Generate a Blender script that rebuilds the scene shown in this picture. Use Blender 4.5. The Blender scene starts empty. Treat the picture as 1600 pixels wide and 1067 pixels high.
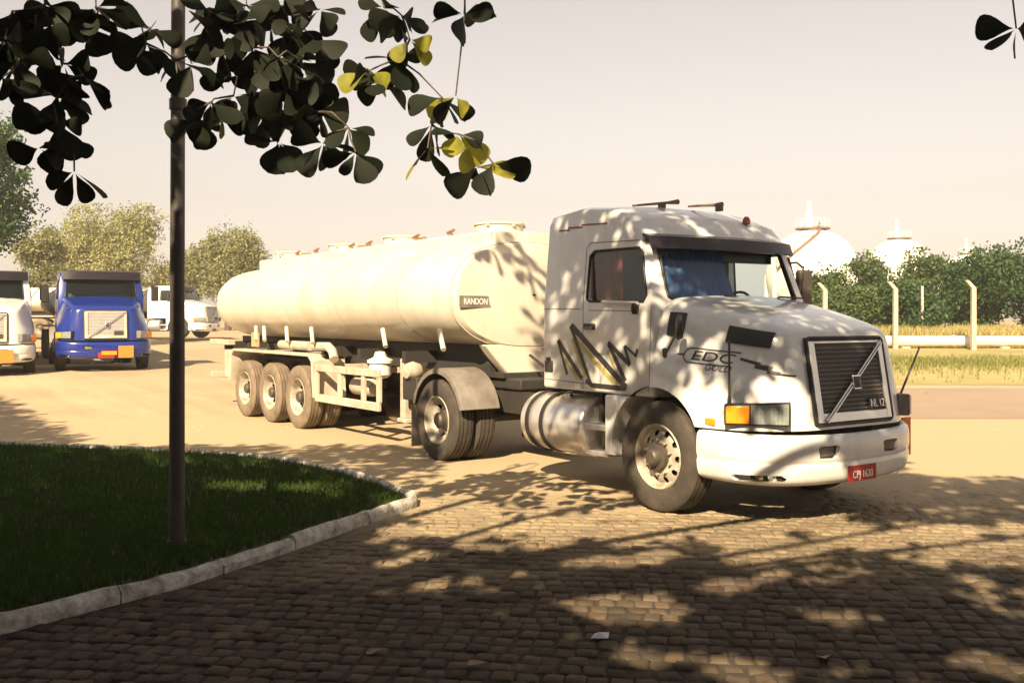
import bpy, bmesh, math, random
import numpy as np
from mathutils import Vector, Matrix
from mathutils.bvhtree import BVHTree
random.seed(7)
rng = np.random.default_rng(7)
C = bpy.context.scene.collection
R = math.radians

# ------------------------------------------------------------------ camera, sky, sun
F_PX, CAM_H, HOR = 1555.0, 1.82, 497.0
cam = bpy.data.cameras.new('camera'); camo = bpy.data.objects.new('camera', cam); C.objects.link(camo)
camo.location = (0, 0, CAM_H); camo.rotation_euler = (R(90), 0, 0)
cam.sensor_width = 36.0; cam.lens = F_PX/1600*36.0
cam.shift_y = -(533.5-HOR)/1600.0
cam.clip_end = 3000; cam.clip_start = 0.05
bpy.context.scene.camera = camo

SUN = Vector((-0.30, -0.954, 0.0)).normalized()*math.cos(R(36)); SUN.z = math.sin(R(36))
w = bpy.data.worlds.new('World'); bpy.context.scene.world = w; w.use_nodes = True
nt = w.node_tree; bg = nt.nodes['Background']
sky = nt.nodes.new('ShaderNodeTexSky'); sky.sky_type = 'NISHITA'; sky.sun_disc = False
sky.sun_elevation = R(36); sky.sun_rotation = math.atan2(SUN.x, SUN.y)
sky.air_density = 1.25; sky.dust_density = 0.9; sky.ozone_density = 1.0; sky.altitude = 0
tint = nt.nodes.new('ShaderNodeMix'); tint.data_type = 'RGBA'; tint.blend_type = 'MULTIPLY'
tint.inputs[0].default_value = 1.0; tint.inputs[7].default_value = (1.0, 0.885, 0.815, 1)   # hazy, warm white air
hs = nt.nodes.new('ShaderNodeHueSaturation'); hs.inputs['Saturation'].default_value = 0.2
nt.links.new(sky.outputs[0], hs.inputs['Color']); nt.links.new(hs.outputs[0], tint.inputs[6]); nt.links.new(tint.outputs[2], bg.inputs[0])
bg.inputs[1].default_value = 0.053
sl = bpy.data.lights.new('sun', 'SUN'); sl.energy = 4.9; sl.angle = R(0.5); sl.color = (1.0, 0.80, 0.52)
slo = bpy.data.objects.new('sun', sl); C.objects.link(slo); slo.location = (-20, -20, 30)
slo.rotation_euler = SUN.to_track_quat('Z', 'Y').to_euler()
vs = bpy.context.scene.view_settings
vs.view_transform = 'Standard'; vs.look = 'None'; vs.gamma = 1.0; vs.exposure = 1.5

# ------------------------------------------------------------------ helpers
def px(u, v, Y):                       # point at depth Y seen at photograph pixel (u, v)
    return Vector(((u-800)*Y/F_PX, Y, CAM_H-(v-HOR)*Y/F_PX))
def sstep(a, b, x):
    t = min(1, max(0, (x-a)/(b-a))); return t*t*(3-2*t)
def terrain(x, y):
    return 0.40*sstep(18, 28, y) + 0.45*sstep(30, 75, y)

def mat(name, col, rough=0.6, metal=0.0, var=0.0, scale=4.0, bump=0.0, bscale=40.0, col2=None, spec=0.5, trans=0.0, coat=0.0, objvar=0.0):
    m = bpy.data.materials.new(name); m.use_nodes = True
    n = m.node_tree.nodes; l = m.node_tree.links; p = n['Principled BSDF']
    p.inputs['Roughness'].default_value = rough; p.inputs['Metallic'].default_value = metal
    p.inputs['Specular IOR Level'].default_value = spec
    if coat: p.inputs['Coat Weight'].default_value = coat; p.inputs['Coat Roughness'].default_value = 0.08
    c = (*col, 1)
    p.inputs['Base Color'].default_value = c
    tc = n.new('ShaderNodeTexCoord')
    if var or col2:
        no = n.new('ShaderNodeTexNoise'); no.inputs['Scale'].default_value = scale; no.inputs['Detail'].default_value = 6; no.inputs['Roughness'].default_value = 0.65
        l.new(tc.outputs['Object'], no.inputs['Vector'])
        r = n.new('ShaderNodeValToRGB'); r.color_ramp.elements[0].position = 0.3; r.color_ramp.elements[1].position = 0.7
        c2 = col2 if col2 else tuple(x*(1-var) for x in col)
        r.color_ramp.elements[0].color = (*c2, 1); r.color_ramp.elements[1].color = c
        l.new(no.outputs[0], r.inputs[0]); src = r.outputs[0]
        if objvar:
            oi = n.new('ShaderNodeObjectInfo'); mr = n.new('ShaderNodeMapRange')
            mr.inputs[3].default_value = 1-objvar; mr.inputs[4].default_value = 1+objvar
            l.new(oi.outputs['Random'], mr.inputs[0])
            mm = n.new('ShaderNodeMix'); mm.data_type = 'RGBA'; mm.blend_type = 'MULTIPLY'; mm.inputs[0].default_value = 1
            l.new(src, mm.inputs[6]); l.new(mr.outputs[0], mm.inputs[7]); src = mm.outputs[2]
        l.new(src, p.inputs['Base Color'])
    if bump:
        nb = n.new('ShaderNodeTexNoise'); nb.inputs['Scale'].default_value = bscale; nb.inputs['Detail'].default_value = 5
        l.new(tc.outputs['Object'], nb.inputs['Vector'])
        b = n.new('ShaderNodeBump'); b.inputs['Strength'].default_value = bump; b.inputs['Distance'].default_value = 0.02
        l.new(nb.outputs[0], b.inputs['Height']); l.new(b.outputs[0], p.inputs['Normal'])
    if trans:
        tr = n.new('ShaderNodeBsdfTranslucent'); tr.inputs[0].default_value = c
        mx = n.new('ShaderNodeMixShader'); mx.inputs[0].default_value = trans
        out = n['Material Output']
        l.new(p.outputs[0], mx.inputs[1]); l.new(tr.outputs[0], mx.inputs[2]); l.new(mx.outputs[0], out.inputs[0])
    return m
def glassmat(name, col=(0.8, 0.9, 0.92), mixf=0.85):
    m = bpy.data.materials.new(name); m.use_nodes = True
    n = m.node_tree.nodes; l = m.node_tree.links; out = n['Material Output']
    t = n.new('ShaderNodeBsdfTransparent'); t.inputs[0].default_value = (*col, 1)
    g = n.new('ShaderNodeBsdfGlossy'); g.inputs['Roughness'].default_value = 0.02
    fr = n.new('ShaderNodeFresnel'); ge = n.new('ShaderNodeNewGeometry'); io = n.new('ShaderNodeMapRange')
    io.inputs[3].default_value = 1.5; io.inputs[4].default_value = 1/1.5; l.new(ge.outputs['Backfacing'], io.inputs[0]); l.new(io.outputs[0], fr.inputs[0])
    mx = n.new('ShaderNodeMixShader'); l.new(fr.outputs[0], mx.inputs[0]); l.new(t.outputs[0], mx.inputs[1]); l.new(g.outputs[0], mx.inputs[2])
    l.new(mx.outputs[0], out.inputs[0]); return m

M = {
 'white': mat('white_paint', (0.74, 0.73, 0.71), 0.22, var=0.14, scale=1.6, coat=0.7),
 'tankwhite': mat('tank_white_paint', (0.70, 0.64, 0.55), 0.38, col2=(0.56, 0.50, 0.41), scale=0.9, coat=0.15, bump=0.03, bscale=3),
 'blue': mat('blue_paint', (0.010, 0.026, 0.21), 0.25, var=0.2, scale=2, coat=0.5),
 'black': mat('black_plastic', (0.02, 0.018, 0.018), 0.5, var=0.3, scale=8),
 'visor': mat('smoked_visor', (0.014, 0.010, 0.013), 0.25),
 'rubber': mat('tyre_rubber', (0.028, 0.025, 0.023), 0.85, col2=(0.075, 0.06, 0.045), scale=5, bump=0.3, bscale=60),
 'dusty': mat('dusty_tyre', (0.22, 0.17, 0.12), 0.9, col2=(0.12, 0.09, 0.065), scale=5, bump=0.3, bscale=60),
 'rim': mat('rim_paint', (0.50, 0.46, 0.39), 0.45, col2=(0.20, 0.165, 0.13), scale=9),
 'hub': mat('hub_metal', (0.12, 0.10, 0.08), 0.5, metal=0.4, var=0.4, scale=10),
 'chrome': mat('chrome', (0.75, 0.73, 0.7), 0.15, metal=1.0),
 'alu': mat('brushed_aluminium', (0.80, 0.77, 0.74), 0.30, metal=0.75, var=0.12, scale=5),
 'chassis': mat('chassis_paint', (0.035, 0.03, 0.027), 0.7, var=0.4, scale=5),
 'fender': mat('grey_fender', (0.22, 0.195, 0.17), 0.6, col2=(0.11, 0.095, 0.08), scale=4),
 'frame': mat('dusty_frame_paint', (0.55, 0.50, 0.42), 0.6, col2=(0.34, 0.28, 0.21), scale=4),
 'glass': glassmat('window_glass', (0.72, 0.84, 0.86)),
 'lens': glassmat('lamp_lens', (0.9, 0.92, 0.92)),
 'reflector': mat('lamp_reflector', (0.62, 0.62, 0.60), 0.3, metal=0.3, var=0.3, scale=14),
 'slat': mat('grille_slat', (0.15, 0.135, 0.125), 0.5, var=0.3, scale=9),
 'palegrille': mat('pale_grille', (0.55, 0.52, 0.48), 0.5, var=0.15, scale=6),
 'shadetank': mat('shade_toned_tank', (0.045, 0.045, 0.055), 0.5, var=0.3, scale=2),  # tank colour darkened to paint in the shade between parked trucks
 'amber': mat('amber_lens', (0.9, 0.28, 0.02), 0.2),
 'orange': mat('orange_placard', (0.85, 0.20, 0.03), 0.6, var=0.15, scale=9),
 'fadedorange': mat('faded_orange_sign', (0.62, 0.33, 0.16), 0.7, var=0.25, scale=8),
 'red': mat('plate_red', (0.36, 0.03, 0.02), 0.5, var=0.2, scale=20),
 'platewhite': mat('plate_letters', (0.85, 0.82, 0.8), 0.5),
 'curtain': mat('blue_curtain', (0.10, 0.15, 0.32), 0.9, var=0.25, scale=6),
 'redcurtain': mat('dark_red_curtain', (0.55, 0.10, 0.075), 0.9, var=0.3, scale=6),
 'interior': mat('cab_interior', (0.10, 0.095, 0.09), 0.8),
 'reflectlining': mat('reflection_toned_lining', (0.36, 0.41, 0.41), 0.8, var=0.15, scale=4),  # lining colour paled to imitate sky reflected in the windscreens
 'decal': mat('decal_dark', (0.035, 0.03, 0.028), 0.4),
 'decalyellow': mat('decal_olive', (0.42, 0.36, 0.10), 0.4),
 'decalred': mat('decal_red', (0.25, 0.04, 0.03), 0.4),
 'concrete': mat('concrete', (0.55, 0.47, 0.36), 0.9, var=0.3, scale=6, bump=0.3, bscale=60),
 'pole': mat('pole_paint', (0.045, 0.037, 0.037), 0.5, col2=(0.08, 0.065, 0.06), scale=9),
 'kerb': mat('kerb_whitewash', (0.74, 0.71, 0.66), 0.9, col2=(0.20, 0.17, 0.14), scale=9, bump=0.8, bscale=25),
 'bark': mat('bark', (0.11, 0.085, 0.065), 0.9, var=0.5, scale=10, bump=0.8, bscale=30),
 'leaf': mat('almond_leaf', (0.013, 0.017, 0.010), 0.6, var=0.35, scale=3, trans=0.10, spec=0.12),
 'leafyellow': mat('almond_leaf_yellow', (0.42, 0.39, 0.05), 0.5, col2=(0.09, 0.11, 0.02), scale=6, trans=0.5, spec=0.2),
 'leafred': mat('almond_leaf_red', (0.22, 0.07, 0.04), 0.5, var=0.4, scale=5, trans=0.3),
 'dryleaf': mat('dry_leaf', (0.32, 0.21, 0.12), 0.8, var=0.5, scale=9),
 'paper': mat('paper_scrap', (0.8, 0.8, 0.85), 0.7, var=0.1),
 'grass': mat('lawn_grass', (0.055, 0.105, 0.017), 0.8, var=0.4, scale=2, trans=0.4, spec=0.15),
 'drygrass': mat('dry_grass', (0.46, 0.37, 0.15), 0.8, col2=(0.33, 0.30, 0.10), scale=0.6, trans=0.25),
 'steelwhite': mat('white_tank_paint', (0.80, 0.77, 0.70), 0.5, var=0.06, scale=0.4),
 'rust': mat('rusty_steel', (0.26, 0.15, 0.09), 0.8, var=0.4, scale=3),
 'pipe': mat('pipe_paint', (0.66, 0.60, 0.53), 0.6, col2=(0.5, 0.42, 0.35), scale=1.2),
}

def streaks(m, scale, lo, rot=0, coord='Object'):
    """multiply the base colour by a stretched noise: rain runs, wheel tracks"""
    n = m.node_tree.nodes; l = m.node_tree.links; p = n['Principled BSDF']; src = p.inputs['Base Color'].links[0].from_socket
    tc = n.new('ShaderNodeTexCoord'); mp = n.new('ShaderNodeMapping'); mp.inputs['Scale'].default_value = scale; mp.inputs['Rotation'].default_value = (0, 0, rot)
    vr = n.new('ShaderNodeVectorRotate'); vr.rotation_type = 'Z_AXIS'; vr.inputs['Angle'].default_value = rot
    l.new(tc.outputs[coord], vr.inputs['Vector']); mp.inputs['Rotation'].default_value = (0, 0, 0); l.new(vr.outputs[0], mp.inputs['Vector'])
    no = n.new('ShaderNodeTexNoise'); no.inputs['Scale'].default_value = 1.0; no.inputs['Detail'].default_value = 5; no.inputs['Roughness'].default_value = 0.6; l.new(mp.outputs[0], no.inputs['Vector'])
    mr = n.new('ShaderNodeMapRange'); mr.inputs[1].default_value = .35; mr.inputs[2].default_value = .6; mr.inputs[3].default_value = lo; mr.inputs[4].default_value = 1.0; l.new(no.outputs[0], mr.inputs[0])
    mm = n.new('ShaderNodeMix'); mm.data_type = 'RGBA'; mm.blend_type = 'MULTIPLY'; mm.inputs[0].default_value = 1; l.new(src, mm.inputs[6]); l.new(mr.outputs[0], mm.inputs[7]); l.new(mm.outputs[2], p.inputs['Base Color'])
streaks(M['tankwhite'], (2.2, 2.2, .35), .84); streaks(M['white'], (5, 5, .7), .90)

def link(name, me, m, parent=None, smooth=None):
    o = bpy.data.objects.new(name, me); C.objects.link(o)
    if m is not None and not me.materials: me.materials.append(M[m] if isinstance(m, str) else m)
    if parent is not None: o.parent = parent
    if smooth is not None:
        for p in me.polygons: p.use_smooth = True
        me.set_sharp_from_angle(angle=R(smooth))
    return o
def tag(o, label, cat, group=None):
    o['label'] = label; o['category'] = cat
    if group: o['group'] = group
    return o
def structure(o): o['kind'] = 'structure'; return o
def empty(name, loc, rz=0, scale=1):
    o = bpy.data.objects.new(name, None); C.objects.link(o); o.location = loc; o.rotation_euler = (0, 0, rz)
    o.scale = (scale,)*3; o.empty_display_size = 0.2; return o

class MB:
    def __init__(s): s.v = []; s.f = []
    def add(s, vs, fs):
        b = len(s.v); s.v += [tuple(v) for v in vs]; s.f += [tuple(b+i for i in f) for f in fs]; return s
    def box(s, x0, x1, y0, y1, z0, z1):
        return s.add([(x, y, z) for z in (z0, z1) for y in (y0, y1) for x in (x0, x1)],
              [(0, 2, 3, 1), (4, 5, 7, 6), (0, 1, 5, 4), (2, 6, 7, 3), (0, 4, 6, 2), (1, 3, 7, 5)])
    def cyl(s, p0, p1, r0, r1=None, n=16, caps=True):
        r1 = r0 if r1 is None else r1
        p0 = Vector(p0); p1 = Vector(p1); d = (p1-p0).normalized()
        a = d.orthogonal().normalized(); b = d.cross(a)
        vs = []
        for p, r in ((p0, r0), (p1, r1)):
            vs += [p+(a*math.cos(2*math.pi*i/n)+b*math.sin(2*math.pi*i/n))*r for i in range(n)]
        fs = [(i, (i+1) % n, n+(i+1) % n, n+i) for i in range(n)]
        if caps: fs += [tuple(range(n-1, -1, -1)), tuple(range(n, 2*n))]
        return s.add(vs, fs)
    def tube(s, pts, rs, n=8):
        pts = [Vector(p) for p in pts]
        if not hasattr(rs, '__len__'): rs = [rs]*len(pts)
        vs = []; a = None
        for k, p in enumerate(pts):
            d = (pts[min(k+1, len(pts)-1)]-pts[max(k-1, 0)]).normalized()
            a = d.orthogonal().normalized() if a is None else (a-d*a.dot(d)).normalized()
            b = d.cross(a)
            vs += [p+(a*math.cos(2*math.pi*i/n)+b*math.sin(2*math.pi*i/n))*rs[k] for i in range(n)]
        fs = []
        for k in range(len(pts)-1):
            fs += [(k*n+i, k*n+(i+1) % n, (k+1)*n+(i+1) % n, (k+1)*n+i) for i in range(n)]
        fs += [tuple(range(n-1, -1, -1)), tuple(range((len(pts)-1)*n, len(pts)*n))]
        return s.add(vs, fs)
    def lathe(s, prof, n=40, axis='y', org=(0, 0, 0)):          # prof: (radius, along axis)
        vs = []
        for r, h in prof:
            for i in range(n):
                a = 2*math.pi*i/n; c, q = r*math.cos(a), r*math.sin(a)
                v = {'y': (c, h, q), 'x': (h, c, q), 'z': (c, q, h)}[axis]
                vs.append((v[0]+org[0], v[1]+org[1], v[2]+org[2]))
        fs = [(k*n+i, k*n+(i+1) % n, (k+1)*n+(i+1) % n, (k+1)*n+i) for k in range(len(prof)-1) for i in range(n)]
        return s.add(vs, fs)
    def prism(s, pts, lo, hi, axis='y'):                        # polygon in the two other axes, extruded
        n = len(pts)
        def mk(p, h): return {'y': (p[0], h, p[1]), 'x': (h, p[0], p[1]), 'z': (p[0], p[1], h)}[axis]
        return s.add([mk(p, lo) for p in pts]+[mk(p, hi) for p in pts],
              [tuple(range(n)), tuple(range(2*n-1, n-1, -1))]+[(i, n+i, n+(i+1) % n, (i+1) % n) for i in range(n)])
    def mesh(s, name, fix=True):
        me = bpy.data.meshes.new(name); me.from_pydata(s.v, [], s.f); me.update()
        if fix:
            bm = bmesh.new(); bm.from_mesh(me); bmesh.ops.recalc_face_normals(bm, faces=bm.faces); bm.to_mesh(me); bm.free()
        return me
    def build(s, name, m, parent=None, smooth=None, bevel=0, seg=2):
        o = link(name, s.mesh(name), m, parent, smooth)
        if bevel:
            b = o.modifiers.new('bevel', 'BEVEL'); b.width = bevel; b.segments = seg; b.limit_method = 'ANGLE'; b.angle_limit = R(40)
            if smooth is None:
                for p in o.data.polygons: p.use_smooth = True
                o.data.set_sharp_from_angle(angle=R(50))
        return o
def shaped(me, cutters=(), subsurf=0, bevel=0, seg=3, solid=0, name='shape', sharp=35, lining=None):
    """evaluate subdivision / bevel / shell / cut-outs into a plain mesh"""
    o = bpy.data.objects.new('tmp', me); C.objects.link(o); tmp = [o]
    if subsurf:
        q = o.modifiers.new('s', 'SUBSURF'); q.levels = subsurf; q.render_levels = subsurf
    if bevel:
        q = o.modifiers.new('b', 'BEVEL'); q.width = bevel; q.segments = seg; q.limit_method = 'ANGLE'; q.angle_limit = R(25)
    if solid:
        q = o.modifiers.new('t', 'SOLIDIFY'); q.thickness = solid; q.offset = -1
        if lining: q.material_offset = 1
    if lining:
        for mm in lining: me.materials.append(M[mm])
    for c in cutters:
        co = bpy.data.objects.new('cut', c); C.objects.link(co); tmp.append(co)
        q = o.modifiers.new('c', 'BOOLEAN'); q.operation = 'DIFFERENCE'; q.solver = 'EXACT'; q.object = co
    dg = bpy.context.evaluated_depsgraph_get(); dg.update()
    r = bpy.data.meshes.new_from_object(o.evaluated_get(dg)); r.name = name
    if lining:
        idx = [min(p.material_index, 1) for p in r.polygons]; r.materials.clear()
        for mm in lining: r.materials.append(M[mm])
        r.polygons.foreach_set('material_index', idx)
    else: r.materials.clear()
    for t in tmp: bpy.data.objects.remove(t)
    for p in r.polygons:
        p.use_smooth = True
        if not lining: p.material_index = 0
    r.set_sharp_from_angle(angle=R(sharp))
    return r
def text_mesh(body, size=1.0, extrude=0.0, xs=1.0):
    cu = bpy.data.curves.new('t', 'FONT'); cu.body = body; cu.size = size; cu.extrude = extrude; cu.align_x = 'CENTER'; cu.align_y = 'CENTER'
    o = bpy.data.objects.new('t', cu); C.objects.link(o)
    dg = bpy.context.evaluated_depsgraph_get(); dg.update()
    me = bpy.data.meshes.new_from_object(o.evaluated_get(dg)); bpy.data.objects.remove(o)
    for v in me.vertices: v.co.x *= xs
    me.materials.clear(); return me
def copy_tree(o, parent=None):
    c = o.copy(); C.objects.link(c); c.parent = parent
    for ch in list(o.children):
        if ch.name.split('.')[0] not in ('hazard_plate', 'front_sign'): copy_tree(ch, c)
    return c
def ribbon(pts, wd):                                            # flat stroke in 2D: outline quads
    vs, fs = [], []
    n = len(pts); ws = wd if hasattr(wd, '__len__') else [wd]*n
    for i, p in enumerate(pts):
        a = pts[max(i-1, 0)]; b = pts[min(i+1, n-1)]
        dx, dy = b[0]-a[0], b[1]-a[1]; L = math.hypot(dx, dy) or 1
        nx, ny = -dy/L*ws[i]/2, dx/L*ws[i]/2
        vs += [(p[0]+nx, p[1]+ny), (p[0]-nx, p[1]-ny)]
    for i in range(n-1): fs.append((2*i, 2*i+1, 2*i+3, 2*i+2))
    return vs, fs
def densify(pts, step=0.03):
    out = [pts[0]]
    for a, b in zip(pts, pts[1:]):
        k = max(1, int(math.hypot(b[0]-a[0], b[1]-a[1])/step))
        out += [(a[0]+(b[0]-a[0])*i/k, a[1]+(b[1]-a[1])*i/k) for i in range(1, k+1)]
    return out
def on_side(name, v2, fs, bvh, m, parent, off=0.004):           # lay flat artwork (x, z) on the right-hand side of a body
    vs = []
    for x, z in v2:
        hit = bvh.ray_cast(Vector((x, -3, z)), Vector((0, 1, 0)))
        if hit[0] is None: hit = (Vector((x, -1.12, z)), Vector((0, -1, 0)))
        nn = hit[1] if hit[1].y < 0 else -hit[1]
        vs.append(hit[0]+nn*off)
    me = bpy.data.meshes.new(name); me.from_pydata([tuple(v) for v in vs], [], fs); me.update()
    return link(name, me, m, parent)

# ------------------------------------------------------------------ wheels
def tyre_mesh(r=0.52, wdt=0.28, name='tyre'):
    h = wdt/2; ri = 0.30; prof = [(ri, -h*0.8), (ri+0.03, -h*0.95), (ri+0.10, -h*1.02), (r-0.09, -h), (r-0.03, -h*0.93), (r-0.008, -h*0.82)]
    gro = [-0.62, -0.22, 0.22, 0.62]
    for g in gro:
        prof += [(r, (g-0.06)*h), (r-0.018, (g-0.05)*h), (r-0.018, (g+0.05)*h), (r, (g+0.06)*h)]
    prof += [(r-0.008, h*0.82), (r-0.03, h*0.93), (r-0.09, h), (ri+0.10, h*1.02), (ri+0.03, h*0.95), (ri, h*0.8)]
    return MB().lathe(prof, 48).mesh(name)
def make_wheel(kind, parent, x, side, tyre_m, rimcache={}):
    """kind front / drive / trailer; the wheel's outer face looks to -y"""
    key = kind
    if key not in rimcache:
        if kind == 'front': prof = [(0.31, -0.12), (0.30, -0.13), (0.285, -0.11), (0.27, -0.06), (0.25, -0.055), (0.20, -0.085), (0.15, -0.095), (0.10, -0.095), (0.0, -0.095)]
        else: prof = [(0.31, -0.12), (0.30, -0.13), (0.285, -0.11), (0.275, -0.04), (0.255, 0.0), (0.20, 0.045), (0.15, 0.05), (0.10, 0.05), (0.0, 0.05)]
        base = MB().lathe(prof, 48).mesh('rim')
        bm = bmesh.new(); bm.from_mesh(base); bmesh.ops.remove_doubles(bm, verts=bm.verts, dist=0.0005); bmesh.ops.recalc_face_normals(bm, faces=bm.faces); bm.to_mesh(base); bm.free()
        cut = MB()
        nh = 10
        for i in range(nh):
            a = 2*math.pi*(i+.5)/nh
            cut.cyl((0.222*math.cos(a), -0.3, 0.222*math.sin(a)), (0.222*math.cos(a), 0.2, 0.222*math.sin(a)), 0.030, n=10)
        rim = shaped(base, [cut.mesh('cut')], solid=0.008, name='rim', sharp=30)
        rim.materials.append(M['rim'])
        y0 = -0.095 if kind == 'front' else 0.05
        hub = MB()
        if kind == 'front': hub.lathe([(0.13, y0), (0.125, y0-0.05), (0.085, y0-0.06), (0.075, y0-0.11), (0.06, y0-0.125), (0, y0-0.125)], 20)
        else: hub.lathe([(0.14, y0), (0.13, y0-0.06), (0.10, y0-0.08), (0.095, y0-0.15), (0.075, y0-0.17), (0, y0-0.17)], 20)
        hubm = hub.mesh('hub'); hubm.materials.append(M['hub'])
        nuts = MB()
        for i in range(10):
            a = 2*math.pi*i/10; c, q = 0.165*math.cos(a), 0.165*math.sin(a)
            nuts.cyl((c, y0+0.01, q), (c, y0-0.035, q), 0.016, 0.013, n=6)
        nutm = nuts.mesh('wheel_nuts'); nutm.materials.append(M['rim'])
        ty = tyre_mesh(); ty2 = None
        if kind != 'front':
            ty2 = tyre_mesh()
            for v in ty2.vertices: v.co.y += 0.32
            drum = MB().lathe([(0.0, 0.14), (0.2, 0.12), (0.29, 0.1), (0.29, 0.46), (0, 0.46)], 24).mesh('brake_drum'); drum.materials.append(M['chassis'])
        else:
            drum = MB().lathe([(0.0, -0.03), (0.2, -0.03), (0.27, 0.0), (0.29, 0.13), (0.0, 0.13)], 24).mesh('brake_drum'); drum.materials.append(M['chassis'])
        rimcache[key] = (rim, hubm, nutm, ty, ty2, drum)
    rim, hubm, nutm, ty, ty2, drum = rimcache[key]
    wo = bpy.data.objects.new('wheel', rim); C.objects.link(wo); wo.parent = parent
    wo.location = (x, -1.06*1.0 if side < 0 else 1.06, 0.52)
    wo.rotation_euler = (0, random.uniform(0, 3), 0 if side < 0 else math.pi)
    def ch(n, me, mm=None):
        o = bpy.data.objects.new(n, me); C.objects.link(o); o.parent = wo
        for p in me.polygons: p.use_smooth = True
        me.set_sharp_from_angle(angle=R(35))
        if mm is not None:
            if not me.materials: me.materials.append(mm)
            o.material_slots[0].link = 'OBJECT'; o.material_slots[0].material = mm
        return o
    ch('tyre', ty, M[tyre_m]); ch('hub', hubm); ch('wheel_nuts', nutm); ch('brake_drum', drum)
    if ty2: ch('tyre', ty2, M[tyre_m])
    return wo

# ------------------------------------------------------------------ bonneted tractor unit (x forward, y left, z up, rear axle at 0)
def make_tractor(name, loc, rz, paint, high, main):
    T = empty(name, loc, rz)
    # --- cab shell
    if high: prof = [(2.20, 1.06), (2.20, 1.95), (2.20, 2.90), (2.26, 2.99), (2.75, 3.04), (3.30, 2.98), (3.60, 2.86), (3.76, 2.68), (3.80, 2.58), (4.05, 1.95), (4.06, 1.06)]
    else: prof = [(2.20, 1.06), (2.20, 1.95), (2.20, 2.64), (2.28, 2.74), (2.8, 2.79), (3.45, 2.77), (3.68, 2.71), (3.78, 2.63), (4.05, 1.95), (4.06, 1.06)]
    mb = MB(); n = len(prof); NY = 6
    ys = [-1, -0.86, -0.4, 0.4, 0.86, 1]
    def yw(z): return 1.12-0.09*max(0, z-1.95)
    def dz(y, z): return -0.07*abs(y)**3*(sstep(2.6, 2.9, z) if high else sstep(2.6, 2.8, z)*.5)
    def dx(y, x, z): return -0.10*abs(y)**3*sstep(3.4, 3.9, x)
    for y in ys: mb.v += [(x+dx(y, x, z), y*yw(z+dz(y, z)), z+dz(y, z)) for x, z in prof]
    lo_, hi_ = [0, 1, n-2, n-1], list(range(1, n-1))
    mb.f += [tuple(lo_), tuple(hi_), tuple((NY-1)*n+i for i in lo_[::-1]), tuple((NY-1)*n+i for i in hi_[::-1])]
    for k in range(NY-1): mb.f += [(k*n+i, (k+1)*n+i, (k+1)*n+(i+1) % n, k*n+(i+1) % n) for i in range(n)]
    cav = [(2.27, 1.12), (2.27, (2.84 if high else 2.60)), (2.8, (2.93 if high else 2.68)), (3.35, (2.87 if high else 2.67)), (3.62, (2.68 if high else 2.62)), (3.72, 2.56), (3.94, 1.95), (3.95, 1.12)]
    cuts = [MB().prism(cav, -0.99, 0.99).mesh('c')]
    win = [(2.95, 2.02), (2.96, 2.46), (3.02, 2.51), (3.70, 2.51), (3.76, 2.46), (3.86, 2.04), (3.82, 1.98), (3.0, 1.99)]
    for s in (-1, 1): cuts.append(MB().prism(win, min(s*0.8, s*1.4), max(s*0.8, s*1.4)).mesh('c'))
    wsh = [(-0.93, 2.03), (-0.89, 2.55), (-0.84, 2.58), (0.84, 2.58), (0.89, 2.55), (0.93, 2.03), (0.88, 2.0), (-0.88, 2.0)]
    cuts.append(MB().prism(wsh, 3.40, 4.6, 'x').mesh('c'))
    cabm = shaped(mb.mesh('cab_body'), cuts, bevel=0.03, seg=3, name='cab_body')
    cabm.materials.append(M[paint]); cabm.materials.append(M['interior' if main else 'reflectlining']); cc_ = Vector((3.1, 0, 1.9))
    for p in cabm.polygons:
        if p.normal.dot(cc_-p.center) > 0 and abs(p.center.y) < 1.0: p.material_index = 1
    cab = link('cab_body', cabm, paint, T)
    bv = BVHTree.FromPolygons([v.co for v in cabm.vertices], [tuple(p.vertices) for p in cabm.polygons])
    # glass
    wm = MB(); K = 9
    for i in range(K):
        y = -0.94+1.88*i/(K-1); ay = abs(y)/1.1
        for z in (1.99, 2.28, 2.6): wm.v.append((4.025-(z-1.98)*0.4-0.10*ay**3, y*(1-0.04*(z-2)), z))
    wm.f = [(3*i+j, 3*i+3+j, 3*i+4+j, 3*i+1+j) for i in range(K-1) for j in range(2)]
    ws = wm.build('windscreen', 'glass', T, 60)
    # black rubber seal round the windscreen
    loop = [(-0.93, 2.03), (-0.89, 2.55), (-0.84, 2.58), (-0.4, 2.585), (0.4, 2.585), (0.84, 2.58), (0.89, 2.55), (0.93, 2.03), (0.88, 2.0), (0.4, 1.995), (-0.4, 1.995), (-0.88, 2.0), (-0.93, 2.03)]
    MB().tube([(4.045-(z-1.98)*0.4-0.10*(abs(y)/1.1)**3, y, z) for y, z in densify(loop, .2)], 0.017, 6).build('windscreen_seal', 'black', T, 60)
    for s in (-1, 1):
        sg = MB().prism(win, s*1.055-0.003, s*1.055+0.003).build('side_window', 'glass', T) if s < 0 else None
        MB().tube([(x, s*(yw(z)+0.0), z) for x, z in densify(win+[win[0]], .15)], 0.013, 6).build('window_seal', 'black', T, 60)
    # interior
    I = MB().box(2.3, 3.95, -1.0, 1.0, 1.10, 1.14).box(3.62, 3.96, -0.98, 0.98, 1.5, 1.93).build('dashboard', 'interior', T, bevel=0.04)
    for y in (-0.55, 0.55):
        MB().box(2.95, 3.4, y-0.25, y+0.25, 1.14, 1.55).box(2.86, 2.98, y-0.25, y+0.25, 1.5, 2.05 if y > 0 else 2.15).build('seat', 'interior', T, bevel=0.05)
    sw = [(3.5+0.08*math.sin(a), 0.5+0.23*math.cos(a), 1.94+0.16*math.sin(a)) for a in [i*math.pi/10 for i in range(21)]]
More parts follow.
